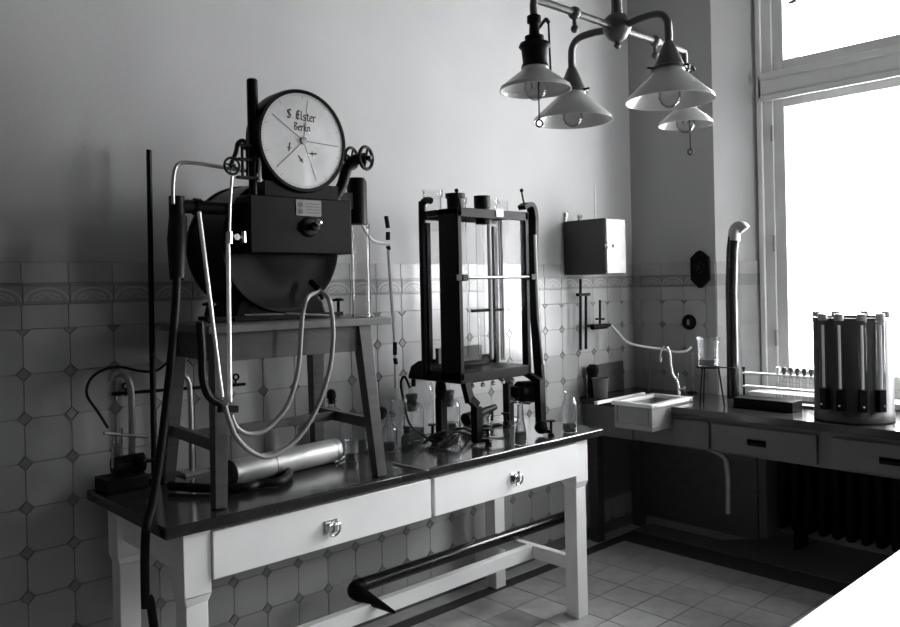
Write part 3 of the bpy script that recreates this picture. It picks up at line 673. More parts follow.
part('hooked_tube', MB().tube(spline([Vector((PYp(-.09, 191, 440).x, -.09, TZ+.01))]+[PYp(-.09, *p) for p in ((191, 420), (190, 392), (188, 380), (182, 375), (177, 379))], 5), .009, 10), 'dull_metal', t)
qq = PYp(-.09, 191, 440); part('foot', box(qq.x-.04, qq.x+.05, -.13, -.05, TZ+.001, TZ+.012), 'zinc', t)
hose('rubber_tubing', [PYp(-.11, 108, 428), PYp(-.10, 98, 412), PYp(-.08, 87, 395), PYp(-.04, 90, 380), PYp(-.04, 103, 370), PYp(-.04, 120, 367), PYp(-.04, 140, 371), PYp(-.04, 155, 371), PYp(-.04, 168, 362), PYp(-.04, 177, 350)], .0045, 'rubber', 'thin black rubber tubing curling up the tiled wall over the burner stand', n=8)
t = thing('wall_gas_line', 'thin dark horizontal gas line on the tiled wall behind the wooden stand', 'pipe', PYp(-.02, 112, 395))
part('line_pipe', MB().cyl(PYp(-.016, 112, 394), PYp(-.016, 245, 384), .006, n=8), 'black_iron', t)
for x, y in ((126, 386), (236, 377)):
    q = PYp(-.02, x, y); part('ring_cock', MB().torus(q, .011, .004, (0, 1, 0), 14, 6).cyl(q+Vector((0, .004, -.012)), q+Vector((0, .004, -.035)), .004, n=6), 'black_iron', t)

# rolled cylinder, hose and sticks on the table under the stand
a = Vector((-2.93, -.375, TZ+.045)); b = Vector((-2.47, -.315, TZ+.045)); dv = (b-a).normalized()
t = thing('metal_cylinder', 'bright zinc cylinder lying on the black table top beneath the wooden stand', 'cylinder', ((a+b)/2-Vector((0, 0, .045))))
part('barrel', MB().cyl(a, b, .044, n=28), 'zinc', t)
for f_ in (0.0, .36, .97): q = a+(b-a)*f_; part('band', MB().cyl(q, q+dv*.02, .0452, n=28), 'dull_metal', t)
hose('thick_hose', [Vector((-3.10, -.28, TZ+.02)), Vector((-3.02, -.40, TZ+.017)), Vector((-2.93, -.475, TZ+.016)), PZ(TZ+.016, 258, 484), PZ(TZ+.016, 280, 481), PZ(TZ+.016, 289, 474), PZ(TZ+.016, 284, 469), PZ(TZ+.016, 278, 467.5)], .015, 'rubber', 'thick black hose curling on the table top before the zinc cylinder', n=12)
solo('glass_stick', MB().cyl(PZ(TZ+.008, 352, 452)+Vector((0, 0, 0)), PZ(TZ+.008, 335, 462), .004, n=8), 'glass_tube', 'short pale glass stick lying beside the small beaker on the black table', 'stick')
solo('glass_stick', MB().cyl(PZ(TZ+.004, 393, 463), PZ(TZ+.004, 428, 470), .0035, n=8), 'glass_tube', 'thin straight glass stick lying at the front edge beside the small dark bottle', 'stick')

# ================================================================== GLASSWARE ON THE TABLE
def vessel(name, label, cat, pos, prof, liquid=None, stopper=None, m_='glass', group=None, n=24, extra=None):
    pos = Vector(pos); t = thing(name, label, cat, pos, group=group)
    if m_ == 'glass':
        th_w = .0022; inner = [(max(r-th_w, .0008), max(z, .005)) for r, z in prof if z >= .004]
        full = [(0, .001)]+prof+inner[::-1]+([(0, .005)] if prof[-1][0] > 1e-5 else [])
        part('glass_wall', MB().lathe(full, pos, n=n), 'blown_glass', t)
    else: part('glass_wall', MB().lathe([(0, .001)]+prof, pos, n=n), m_, t)
    if liquid:
        part('liquid', MB().lathe([(0, .004)]+[(r*.93, z) for r, z in liquid]+[(0, liquid[-1][1])], pos, n=n), 'glass_dark', t)
    if stopper:
        part('stopper', MB().lathe(stopper[0], pos, n=n), stopper[1], t)
    return t
def bottle_prof(r, hb, hs, rn, hn, lip=1.25): return [(r*.96, .001), (r, .006), (r, hb), (r*.9, hb+hs*.45), (r*.55, hb+hs*.85), (rn, hb+hs), (rn, hn-.008), (rn*lip, hn-.006), (rn*lip, hn)]
def z_(px, py): return PZ(TZ, px, py)
vessel('stoppered_bottle', 'large clear glass bottle with a tall dark stopper, behind the right stand leg', 'bottle', (-2.335, -.11, TZ), bottle_prof(.046, .13, .045, .016, .20), stopper=([(0, .185), (.012, .185), (.015, .205), (.02, .21), (.018, .235), (.01, .245), (0, .247)], 'rubber'))
vessel('beaker', 'small clear beaker on the black table by the right front stand leg', 'beaker', z_(352, 461), [(.024, .001), (.026, .004), (.026, .072), (.029, .08)], liquid=[(.024, .004), (.025, .03)])
vessel('measuring_glass', 'slim footed glass behind the right front stand leg', 'glass', z_(369, 452), [(.022, .001), (.02, .006), (.006, .012), (.012, .03), (.018, .06), (.017, .10)])
vessel('reagent_bottle', 'clear reagent bottle with flat glass stopper, beside the small dark bottle', 'bottle', z_(390, 451), bottle_prof(.031, .08, .032, .013, .128), liquid=[(.029, .004), (.03, .035)], stopper=([(0, .12), (.011, .12), (.012, .135), (.024, .139), (.026, .148), (.02, .153), (0, .153)], 'glass'))
vessel('dark_bottle', 'small nearly black glass bottle with flanged stopper, beside the cables', 'bottle', z_(407.5, 452), bottle_prof(.024, .055, .018, .012, .085), m_='glass_dark', stopper=([(0, .078), (.012, .078), (.013, .092), (.017, .095), (.017, .102), (0, .104)], 'rubber'))
vessel('bulb_bottle', 'clear bottle with a black rubber bulb on its neck, behind the flat-stoppered bottle', 'bottle', (-2.175, -.235, TZ), bottle_prof(.026, .08, .03, .01, .12), stopper=([(0, .115), (.012, .118), (.024, .135), (.024, .15), (.014, .164), (0, .167)], 'rubber'))
vessel('tall_glass_jar', 'tall straight clear glass jar beneath the thin glass tube', 'jar', (-2.12, -.27, TZ), [(.03, .001), (.032, .005), (.032, .185), (.034, .19)])
def capjar(label, pos, r, hh):
    vessel('wide_glass_jar', label, 'jar', pos, [(r*.96, .001), (r, .006), (r, hh*.72), (r*.93, hh*.84), (r*.7, hh*.94), (r*.42, hh*.98), (r*.42, hh+.012)], n=28,
           stopper=([(0, hh*.74), (r*.40, hh*.74), (r*.40, hh+.008), (r*.5, hh+.012), (r*.5, hh+.03), (0, hh+.032)], 'cork'), liquid=[(r*.95, .004), (r, .05)])
capjar('wide round-shouldered glass jar with dark stopper beside the cable loop', (-1.985, -.205, TZ), .052, .165)
capjar('wide round-shouldered glass jar with dark stopper between the glass case legs', (-1.775, -.215, TZ), .05, .16)
vessel('tall_glass_bell', 'large pale glass bell standing behind the two stoppered jars', 'jar', (-1.845, -.105, TZ), [(.055, .001), (.057, .005), (.057, .20), (.05, .225), (.03, .24), (.002, .246)])
vessel('beaker', 'clear beaker half full of dark liquid under the glass case', 'beaker', z_(485, 434), [(.026, .001), (.028, .004), (.028, .075), (.031, .083)], liquid=[(.026, .004), (.027, .042)])
vessel('conical_flask', 'clear conical flask near the table edge under the glass case', 'flask', (-1.765, -.635, TZ), [(.025, .001), (.027, .005), (.024, .045), (.014, .11), (.0125, .15), (.0125, .17), (.0155, .175)], liquid=[(.025, .004), (.0245, .03), (.021, .052)])
vessel('sample_bottle', 'clear straight-sided bottle alone at the right end of the black table', 'bottle', z_(570, 432), [(.031, .001), (.033, .005), (.033, .12), (.03, .135), (.023, .15), (.022, .175), (.025, .18)], liquid=[(.031, .004), (.032, .04)])

# ================================================================== GLASS-WALLED WATER BATH ON LEGS
cx0, cx1, cy0, cy1, cz0, cz1 = -1.97, -1.535, -.50, -.285, 1.09, 1.80
t = thing('glass_case', 'tall black-framed glass tank on four iron legs, full of glass tubes', 'glass case', ((cx0+cx1)/2, (cy0+cy1)/2, TZ))
part('post', box(cx0, cx0+.022, cy0, cy0+.118, cz0, cz1), 'black_iron', t, bevel=.003)
part('post', box(cx1-.022, cx1, cy0, cy0+.035, cz0, cz1), 'black_iron', t, bevel=.003)
for x in (cx0+.005, cx1-.02): part('post', box(x, x+.02, cy1-.02, cy1, cz0, cz1-.05), 'black_iron', t)
tr_ = MB(); tr_.box(cx0, cx1, cy0, cy0+.02, cz1-.038, cz1); tr_.box(cx0, cx1, cy1-.02, cy1, cz1-.038, cz1)
tr_.box(cx0, cx0+.02, cy0+.02, cy1-.02, cz1-.025, cz1); tr_.box(cx1-.02, cx1, cy0+.02, cy1-.02, cz1-.025, cz1)
part('top_rail', tr_, 'black_iron', t, bevel=.002)
part('cover_board', MB().box(cx0+.02, cx1-.02, cy0+.02, cy0+.06, cz1-.012, cz1-.002).box(cx0+.02, cx1-.02, cy1-.07, cy1-.02, cz1-.012, cz1-.002), 'black_iron', t)
tray = MB(); pr_ = [(cy0, cz0-.012), (cy0, cz0+.034), (cy1-.002, cz0+.034), (cy1-.001, cz0+.075), (-.235, cz0+.07), (-.185, cz0+.045), (-.165, cz0+.0), (-.165, cz0-.012)]
tray.prism([(y, z) for y, z in pr_], cx0, cx1, Matrix(((0, 0, 1, 0), (1, 0, 0, 0), (0, 1, 0, 0), (0, 0, 0, 1))))
part('tray', tray, 'black_iron', t, bevel=.004)
part('front_pane', box(cx0+.02, cx1-.02, cy0+.008, cy0+.011, cz0+.04, cz1-.035), 'case_glass', t, smooth=0)
part('rear_pane', box(cx0+.02, cx1-.02, cy1-.011, cy1-.008, cz0+.06, cz1-.035), 'case_glass', t, smooth=0)
part('inner_ledge', box(cx0+.03, cx0+.29, cy1-.05, cy1-.03, cz0+.06, cz0+.125), 'wood_mid', t)
zb = 1.512
part('cross_bar', MB().cyl((cx0-.02, cy0-.008, zb), (cx1+.02, cy0-.008, zb), .006, n=8), 'steel', t)
for x in (cx0-.018, cx1+.005, cx0+.02): part('bar_clamp', box(x-.015, x+.018, cy0-.02, cy0+.012, zb-.014, zb+.014), 'black_iron', t, bevel=.003)
# side hoops
hy = cy1+.0
part('side_hoop', MB().tube(spline([(cx0-.005, hy, cz0), (cx0-.005, hy, 1.5), (cx0-.005, hy, cz1+.01), (cx0-.004, hy-.006, cz1+.035), (cx0-.002, hy-.03, cz1+.045), (cx0, hy-.055, cz1+.04)], 5), .0145, 10), 'black_iron', t)
xs = cx1+.055; st = MB()
sp = spline([(cx1-.02, cy0+.02, cz1+.02), (cx1+.01, cy0+.02, cz1+.035), (cx1+.04, cy0+.02, cz1+.03), (xs, cy0+.02, cz1-.01), (xs, cy0+.02, cz1-.08), (xs-.008, cy0+.02, 1.5), (xs-.005, cy0+.01, 1.25), (xs+.0, cy0, cz0-.05)], 5)
for a, b in zip(sp[:-1], sp[1:]): st.bar(a, b+(b-a)*.15, .045, .02, up=(1, 0, 0) if abs((b-a).normalized().z) > .7 else (0, 0, 1))
part('side_strap', st, 'black_iron', t)
part('syphon_tube', MB().tube(spline([(xs-.025, cy0-.01, cz1-.1), (xs-.02, cy0-.01, 1.5), (xs-.01, cy0-.01, 1.3), (xs+.0, cy0-.02, 1.12)], 5), .007, 8), 'glass_tube', t)
# legs
def leg(pts, w_, d_):
    b = MB()
    for a, c_ in zip(pts[:-1], pts[1:]): b.bar(a, c_, w_, d_, up=(0, 1, 0) if abs((Vector(c_)-Vector(a)).normalized().z) > .5 else (0, 0, 1))
    return b
part('leg', leg([(-1.90, -.30, TZ+.002), (-1.90, -.30, 1.0)], .036, .036).tube([(-1.90, -.30, .99), (-1.90, -.30, 1.03), (-1.90, -.30, 1.079)], [.022, .026, .02], 12), 'black_iron', t)
part('leg', leg([(-1.47, -.295, TZ+.002), (-1.47, -.295, 1.03), (-1.545, -.295, 1.079)], .036, .036), 'black_iron', t)
part('leg', leg([(-1.89, -.505, TZ+.012), (-1.89, -.505, .98)], .03, .036).bar((-1.89, -.505, .985), (-1.925, -.505, 1.015), .03, .03, up=(0, 1, 0)).bar((-1.925, -.505, 1.0), (-1.935, -.490, 1.079), .03, .03, up=(0, 1, 0)), 'black_iron', t)
part('leg', leg([(-1.555, -.565, TZ+.02), (-1.535, -.545, 1.06)], .034, .034).bar((-1.535, -.548, 1.05), (-1.548, -.478, 1.085), .03, .024).bar((-1.535, -.545, 1.05), (-1.48, -.5, 1.05), .03, .024), 'black_iron', t)
def screw(x, y, dx, dy):
    b = MB().lathe([(0, 0.001), (.014, .001), (.016, .008), (.006, .012), (.006, .06), (.02, .062), (.02, .068), (0, .07)], (x+dx, y+dy, TZ), n=12)
    b.bar((x, y, TZ+.02), (x+dx, y+dy, TZ+.02), .026, .014)
    part('levelling_screw', b, 'black_iron', t)
screw(-1.89, -.505, .035, -.03); screw(-1.555, -.565, .02, -.04); screw(-1.47, -.295, -.045, -.02); screw(-1.90, -.30, -.035, .02)
part('foot_wing', MB().bar((-1.86, -.535, TZ+.03), (-1.80, -.575, TZ+.022), .012, .01), 'nickel', t)
part('foot_ball', MB().sph((-1.56, -.57, TZ+.036), .03), 'black_iron', t)
part('motor', MB().lathe([(0, -.05), (.035, -.05), (.05, -.035), (.05, .035), (.035, .05), (0, .05)], (-1.545, -.47, 1.0), (1, -.3, 0), n=22).box(-1.62, -1.545, -.49, -.45, .985, 1.03), 'black_iron', t)
part('motor_shaft', MB().cyl((-1.62, -.45, .965), (-1.55, -.5, .955), .008, n=8), 'nickel', t)
for k in range(5): part('wing_nut', MB().lathe([(0, 0), (.009, 0), (.009, .012), (.004, .016), (.004, .022), (0, .022)], (-1.90+k*.062, cy0+.006, cz0-.034), n=10), 'nickel', t)
# hanging tubes and vessels in the top
for i, (x, r, z0, z1, m_) in enumerate(((-1.845, .014, 1.17, 1.76, 'glass'), (-1.745, .016, 1.16, 1.77, 'glass'), (-1.685, .010, 1.15, 1.77, 'glass_tube'), (-1.635, .011, 1.15, 1.77, 'glass'), (-1.605, .006, 1.15, 1.77, 'glass_tube'))):
    part('hanging_tube', MB().lathe([(0, z0), (r*.7, z0+.004), (r, z0+.02), (r, z1)], (x, cy0+.10, 0), n=14), m_, t)
part('inner_scale', box(-1.60, -1.575, cy0+.12, cy0+.125, 1.14, 1.77), 'wood_mid', t)
part('burette_clamp', MB().cyl((-1.80, cy0+.1, 1.37), (-1.60, cy0+.1, 1.37), .007, n=8), 'black_iron', t)
def cup(x, y, z, r, hh, m_, dn=.06):
    return MB().lathe([(r*.8, -dn), (r*.85, -dn), (r*.86, 0), (r*.86, hh*.55), (r, hh*.6), (r, hh*.9), (r*1.06, hh)], (x, y, z), n=20)
part('glass_cup', cup(-1.955, -.335, cz1+.012, .042, .075, 'glass', .10), 'glass', t)
part('black_cup', MB().lathe([(0, 0), (.034, 0), (.036, .05), (.042, .052), (.042, .07), (0, .07)], (-1.905, -.42, cz1-.004), n=20), 'black_iron', t)
part('black_cup', MB().lathe([(0, -.07), (.03, -.07), (.032, .0), (.036, .002), (.036, .052), (0, .054)], (-1.745, -.42, cz1+.014), n=20), 'black_iron', t)
part('glass_cup', cup(-1.82, -.36, cz1, .03, .06, 'glass', .08), 'glass', t)
part('glass_cup', cup(-1.665, -.40, cz1, .028, .06, 'glass', .09), 'glass', t)
part('glass_cup', cup(-1.61, -.42, cz1, .022, .055, 'glass', .09), 'glass', t)
part('paper_tag', box(-1.745, -1.70, cy0-.004, cy0-.001, cz1-.03, cz1+.005), 'paper', t)
part('thumb_hook', MB().tube(spline([(cx1+.0, cy0+.01, cz1+.02), (cx1-.02, cy0+.01, cz1+.05), (cx1-.03, cy0+.01, cz1+.09)], 4), .004, 6).sph((cx1-.03, cy0+.01, cz1+.095), .009, 10), 'black_iron', t)
part('thumb_hook', MB().tube(spline([(cx0+.01, cy0-.01, cz1-.03), (cx0+.0, cy0-.012, cz1+.02), (cx0-.01, cy0-.01, cz1+.06)], 4), .005, 6).sph((cx0-.012, cy0-.01, cz1+.065), .009, 10), 'black_iron', t)
for x in (-1.93,): part('tray_plug', MB().cyl((cx0+.01, -.19, cz0-.012), (cx0+.01, -.19, cz0-.045), .010, n=10), 'black_iron', t)
# electric cable from the tank
z = TZ+.012
cp = [PX(cx0-.005, 410, 388), PX(cx0-.02, 405, 377), PX(cx0-.02, 401, 382), PX(cx0-.03, 403, 398), Vector((-2.065, -.28, .91)), Vector((-2.02, -.30, z+.03)), Vector((-1.99, -.34, z)), Vector((-1.93, -.37, z)), Vector((-1.87, -.33, z+.02)), Vector((-1.82, -.36, z+.03)), Vector((-1.80, -.42, z)), Vector((-1.86, -.43, z+.02)), Vector((-1.93, -.41, z+.035)), Vector((-2.0, -.40, z)), Vector((-2.05, -.43, z)), Vector((-2.02, -.47, z)), Vector((-1.95, -.45, z+.02)), Vector((-1.87, -.40, z+.02)), Vector((-1.80, -.37, z)), Vector((-1.76, -.40, z))]
hose('electric_cable', cp, .0055, 'rubber', 'black cable running down from the glass tank and looping under it', n=8)
cp = [Vector((-2.06, -.36, z)), Vector((-2.02, -.38, z+.03)), Vector((-1.97, -.39, z+.045)), Vector((-1.945, -.36, z+.03)), Vector((-1.97, -.33, z)), Vector((-2.01, -.345, z+.02)), Vector((-2.0, -.42, z+.02)), Vector((-2.07, -.46, z)), Vector((-2.1, -.44, z))]
hose('electric_cable', cp, .0055, 'rubber', 'short black cable tangled on the table in front of the stoppered jar', n=8)
# little slanting lamp on a pale plate behind
t = thing('slanted_burner', 'black slanting burner tube on a pale plate beneath the glass case', 'burner', (-1.52, -.19, TZ))
part('base_plate', box(-1.60, -1.36, -.26, -.12, TZ+.001, TZ+.014), 'zinc', t, bevel=.003)
part('burner_tube', MB().tube([(-1.66, -.20, TZ+.042), (-1.60, -.195, TZ+.05), (-1.45, -.19, TZ+.075)], [.03, .027, .014], 16), 'black_iron', t)
part('burner_post', MB().cyl((-1.48, -.19, TZ+.014), (-1.48, -.19, TZ+.08), .012, n=10).cyl((-1.55, -.193, TZ+.014), (-1.55, -.193, TZ+.06), .012, n=10), 'black_iron', t)

# ================================================================== CEILING LAMP
HB = CAM + ray(617, 28)*2.80; hz = HB.z
t = thing('ceiling_lamp', 'four-armed pendant lamp with conical white glass shades', 'lamp', (HB.x, HB.y, hz))
part('stem', MB().cyl((HB.x, HB.y, hz+.04), (HB.x, HB.y, H-.03), .019, n=14), 'lamp_metal', t)
part('ceiling_rose', MB().lathe([(0, 0), (.07, 0), (.065, -.02), (.02, -.05), (0, -.05)], (HB.x, HB.y, H)), 'lamp_metal', t)
part('hub', MB().lathe([(0, -.075), (.006, -.072), (.014, -.062), (.008, -.052), (.03, -.04), (.046, -.015), (.05, .0), (.05, .012), (.046, .03), (.03, .045), (.02, .05), (.02, .06)], HB, n=28), 'lamp_metal', t)
def shade(c, r0, r1, z0, z1):
    c = Vector(c); k = .0035
    return MB().lathe([(r0, z0), (r0*1.02, z0-.012), (r1*.97, z1+.012), (r1, z1), (r1-k, z1), (r1*.97-k, z1+.012), (r0*1.02-k, z0-.012), (r0-k, z0), (r0, z0)], c, n=44)
def gas_arm(sy):
    e = Vector((HB.x, HB.y+sy*.203, hz))
    am = part('arm', MB().tube(spline([(HB.x, HB.y+sy*.03, hz), (HB.x, HB.y+sy*.10, hz+.008), (HB.x, HB.y+sy*.168, hz+.004), (HB.x, HB.y+sy*.198, hz-.022), (HB.x, HB.y+sy*.203, hz-.06), (HB.x, HB.y+sy*.203, hz-.105)], 6), .013, 12), 'lamp_metal', t)
    cn = part('cone_cap', MB().lathe([(.014, -.095), (.017, -.10), (.05, -.178), (.058, -.182), (.058, -.190), (.05, -.190)], e, n=28), 'lamp_metal', t)
    for k in range(3):
        a = k*2.1+.5; part('thumb_screw', MB().cyl(e+Vector((math.cos(a)*.05, math.sin(a)*.05, -.187)), e+Vector((math.cos(a)*.078, math.sin(a)*.078, -.187)), .004, n=6), 'black_iron', cn)
    part('shade', shade(e, .05, .147, -.186, -.295), 'opal', t)
    part('mantle', MB().lathe([(.018, -.19), (.022, -.22), (.035, -.26), (.036, -.285), (.028, -.303), (.012, -.314), (0, -.316)], e, n=20), 'glass_bulb', t)
    part('burner', MB().cyl(e+Vector((0, 0, -.18)), e+Vector((0, 0, -.22)), .016, n=12), 'black_iron', t)
gas_arm(1); gas_arm(-1)
def el_arm(sx):
    L_ = .445; e = Vector((HB.x+sx*L_, HB.y, hz)); f_ = 1.0 if sx < 0 else .93
    part('arm', MB().tube(spline([(HB.x+sx*.03, HB.y, hz), (HB.x+sx*.2, HB.y, hz+.001), (HB.x+sx*(L_-.03), HB.y, hz), (HB.x+sx*L_, HB.y, hz-.012), (HB.x+sx*L_, HB.y, hz-.06)], 6), .012, 12), 'lamp_metal', t)
    j = Vector((HB.x+sx*.24, HB.y, hz)); part('joint', MB().sph(j, .022).cyl(j, j-Vector((0, 0, .05)), .007, n=8).sph(j-Vector((0, 0, .052)), .014, 10), 'lamp_metal', t)
    hd = MB().lathe([(.014, -.05), (.022, -.055), (.022, -.075), (.015, -.08), (.017, -.115), (.03, -.118), (.03, -.126), (.024, -.13), (.046, -.14), (.05, -.15), (.042, -.16), (.038, -.20), (.044, -.215), (.03, -.22), (0, -.22)], e, n=24)
    hp_ = part('lamp_holder', hd, 'black_iron', t)
    part('bracket', MB().bar(e+Vector((.01, 0, -.10)), e+Vector((.045, -.01, -.055)), .01, .008).bar(e+Vector((.045, -.01, -.055)), e+Vector((.06, -.01, -.065)), .01, .008), 'black_iron', hp_)
    part('shade', shade(e, .042, .113*f_, -.212, -.288), 'opal', t)
    b_ = part('bulb', MB().lathe([(.014, -.215), (.018, -.235), (.034, -.265), (.036, -.285), (.028, -.305), (.012, -.317), (0, -.319)], e, n=22), 'glass_bulb', t)
    part('filament', MB().tube([e+Vector((.014*math.cos(k*.9), .014*math.sin(k*.9), -.26-.012*(k % 2)*2)) for k in range(8)], .0012, 5), 'filament', b_)
    part('pull_chain', MB().cyl(e+Vector((-.02, -.03, -.26)), e+Vector((-.02, -.03, -.385)), .0022, n=6).torus(e+Vector((-.02, -.03, -.398)), .011, .003, (.5, 1, 0), 14, 6), 'black_iron', t)
    if sx < 0: part('pull_chain', MB().cyl(e+Vector((.058, -.01, -.066)), e+Vector((.115, .03, -.26)), .0035, n=6).sph(e+Vector((.117, .03, -.265)), .012, 10), 'black_iron', t)
el_arm(-1); el_arm(1)

# ================================================================== WALL BOX, GAS PIPES AND HOSE IN THE CORNER
t = thing('wall_cabinet', 'small metal cabinet with a latched door and shade painted on its body, fixed to the left wall', 'cabinet', (-.58, -.15, 1.525))
kx0, kx1, ky = -.675, -.495, -.295
part('body', box(kx0, kx1, ky+.012, -.008, 1.525, 1.828), 'cabinet_shaded', t, bevel=.003)
dr = part('door', box(kx0+.004, kx1-.002, ky, ky+.012, 1.530, 1.824), 'cabinet_lit', t, bevel=.002)
part('latch', MB().box(kx0-.006, kx0+.045, ky-.008, ky, 1.672, 1.684).cyl((kx0+.002, ky-.02, 1.678), (kx0+.002, ky, 1.678), .016, n=14).sph((kx0+.05, ky-.008, 1.678), .009, 10), 'nickel', dr)
for x, z in ((kx0+.02, 1.87), (kx0+.15, 1.862)): part('hanger', MB().cyl((x, -.001, z), (x, -.02, z), .008, n=8).bar((x, -.01, 1.825), (x, -.01, z+.012), .014, .005, up=(0, 1, 0)), 'nickel', t)
t = thing('wall_pipes', 'pair of thin black gas pipes with a tap, below the small wall cabinet', 'pipe', PYp(-.06, 584, 348))
for x, y0, y1 in ((580.5, 279, 350), (586, 293, 349)): part('pipe', MB().cyl(PYp(-.06, x, y0), PYp(-.06, x, y1), .008, n=10), 'black_iron', t)
q = PYp(-.06, 587, 326); e = PYp(-.08, 611, 325)
part('branch', MB().cyl(q, e, .009, n=10).cyl(PYp(-.08, 592, 327), PYp(-.08, 606, 326), .016, n=12), 'black_iron', t)
part('tap_spindle', MB().cyl(PYp(-.08, 600, 324), PYp(-.08, 600, 300), .007, n=8).cyl(PYp(-.08, 596, 319), PYp(-.08, 604, 319), .006, n=8), 'black_iron', t)
part('pipe_clip', MB().box(PYp(-.06, 578, 294).x, PYp(-.06, 589, 294).x, -.07, -.045, PYp(-.06, 584, 296).z, PYp(-.06, 584, 293).z), 'black_iron', t)
solo('upright_tube', MB().cyl((-.60, -.17, 1.829), (-.60, -.17, 2.03), .004, n=8), 'glass_tube', 'thin pale glass tube standing upright on the wall cabinet', 'tube')
hose('gas_hose', [PYp(-.085, 611, 325), PYp(-.11, 618, 333), PYp(-.16, 627, 342), PX(-.25, 640, 346), PX(-.17, 660, 349), PX(-.13, 676, 352), PX(-.10, 686, 351), PX(-.07, 691, 347)], .0072, 'rubber_pale', 'pale rubber hose leading from the wall tap across the dark corner')
# ================================================================== THINGS ON THE WINDOW BENCH
t = thing('water_tap', 'thin nickel gooseneck tap with side cock beside the sink', 'tap', (-.235, -.47, BZ))
xg = -.26
gp = [PX(xg, *p) for p in ((679, 389), (677, 381), (673, 375), (671, 366), (670, 354), (667, 347), (663, 348), (661, 355), (660.5, 362))]
part('gooseneck', MB().tube(spline(gp, 6), .0075, 10), 'nickel', t)
q = PX(xg, 679, 389)
part('post', MB().cyl((q.x, q.y, BZ+.001), (q.x, q.y, q.z), .009, n=10).lathe([(0, .001), (.02, .001), (.018, .01), (0, .012)], (q.x, q.y, BZ), n=16), 'nickel', t)
k1 = PX(xg, 678, 378); part('cock', MB().cyl(k1, k1+Vector((0, 0, .03)), .006, n=8).cyl(q, q+Vector((.0, -.04, .0)), .008, n=8).cyl(q+Vector((0, -.035, -.014)), q+Vector((0, -.035, .02)), .006, n=8), 'nickel', t)
t = thing('scale_tube', 'dark ribbed upright tube standing behind the sink at the pier', 'tube', (-.045, -.42, BZ))
q0, q1 = PX(-.05, 692, 391), PX(-.05, 692, 353)
part('tube', MB().cyl((q0.x, q0.y, BZ+.002), (q0.x, q0.y, q1.z), .010, n=12), 'dull_metal', t)
rb_ = MB()
for k in range(12): rb_.torus((q0.x, q0.y, BZ+.03+k*.0155), .0105, .0025, n=12, m=5)
part('ribs', rb_, 'dull_metal', t, kind='stuff')
part('foot', MB().lathe([(0, .001), (.03, .001), (.028, .008), (.01, .014), (0, .014)], (q0.x, q0.y, BZ), n=16), 'black_iron', t)
solo('wooden_stick', MB().bar((-.76, -.268, BZ+.010), (-.30, -.262, BZ+.010), .022, .016), 'white_paint', 'white painted stick on the bench, jutting out beside the sink', 'stick', bevel=.002)
t = thing('crucible_pot', 'grey clay pot on the bench in the dark corner under the pipes', 'pot', (-.53, -.13, BZ))
part('pot', MB().lathe([(0, .001), (.036, .001), (.038, .006), (.046, .10), (.049, .103), (.049, .112), (.044, .112), (.036, .01), (0, .01)], (-.53, -.13, BZ), n=24), 'ceramic', t)
solo('black_bulb', MB().lathe([(0, .001), (.03, .001), (.034, .03), (.03, .12), (.036, .14), (.034, .165), (.018, .182), (0, .185)], (-.50, -.055, BZ), n=18), 'black_iron', 'round-headed black iron weight behind the clay pot', 'weight')
solo('plank', MB().bar((-.42, -.02, BZ+.085), (-.16, -.02, BZ+.09), .025, .17, up=(0, 0, 1)), 'wood_dark', 'dark plank leaning on the left wall behind the sink', 'plank', bevel=.002)
solo('leaning_stick', MB().cyl((-.16, -.20, BZ+.006), (-.06, -.16, BZ+.22), .008, n=8), 'wood_mid', 'short wooden stick leaning in the dark corner behind the sink', 'stick')
# flue pipe standing on the bench before the reveal
t = thing('flue_pipe', 'tall shiny black flue pipe with hooked top, standing on the bench before the bright reveal', 'pipe', (-.085, -.70, BZ))
fp = [PX(-.085, *p) for p in ((733, 393), (732.5, 340), (731.5, 290), (732.5, 250), (734, 237))]
fp[0].z = BZ+.002
part('barrel', MB().tube(fp, .032, 20), 'flue_black', t)
part('elbow', MB().tube(spline([fp[-1]-Vector((0, 0, .02)), fp[-1]+Vector((.002, -.004, .03)), fp[-1]+Vector((.008, -.018, .052)), fp[-1]+Vector((.014, -.04, .052)), fp[-1]+Vector((.018, -.055, .035))], 5), .0325, 18), 'dull_metal', t)
# tripod and beaker
q = Vector((-.42, -.735, BZ)); zt_ = 1.035
t = thing('tripod', 'thin black iron tripod with round plate on the bench beside the sink', 'tripod', q)
part('plate', MB().lathe([(0, zt_-BZ-.006), (.062, zt_-BZ-.006), (.062, zt_-BZ), (0, zt_-BZ)], q, n=28).bar(q+Vector((0, -.03, zt_-BZ-.003)), q+Vector((.03, -.13, zt_-BZ-.003)), .012, .005), 'black_iron', t)
for k in range(3):
    a = k*2.094+.9; part('leg', MB().cyl(q+Vector((.05*math.cos(a), .05*math.sin(a), zt_-BZ-.005)), q+Vector((.075*math.cos(a), .075*math.sin(a), .002)), .0045, n=8), 'black_iron', t)
vessel('glass_beaker', 'large lipped glass beaker with white contents on the iron tripod', 'beaker', (q.x, q.y, zt_+.001), [(.048, .001), (.05, .004), (.052, .125), (.062, .148)], n=28)
part('white_contents', MB().lathe([(0, .006), (.044, .006), (.0455, .036), (.03, .042), (0, .04)], (q.x, q.y, zt_+.001), n=24), 'ceramic', bpy.data.objects['glass_beaker'])
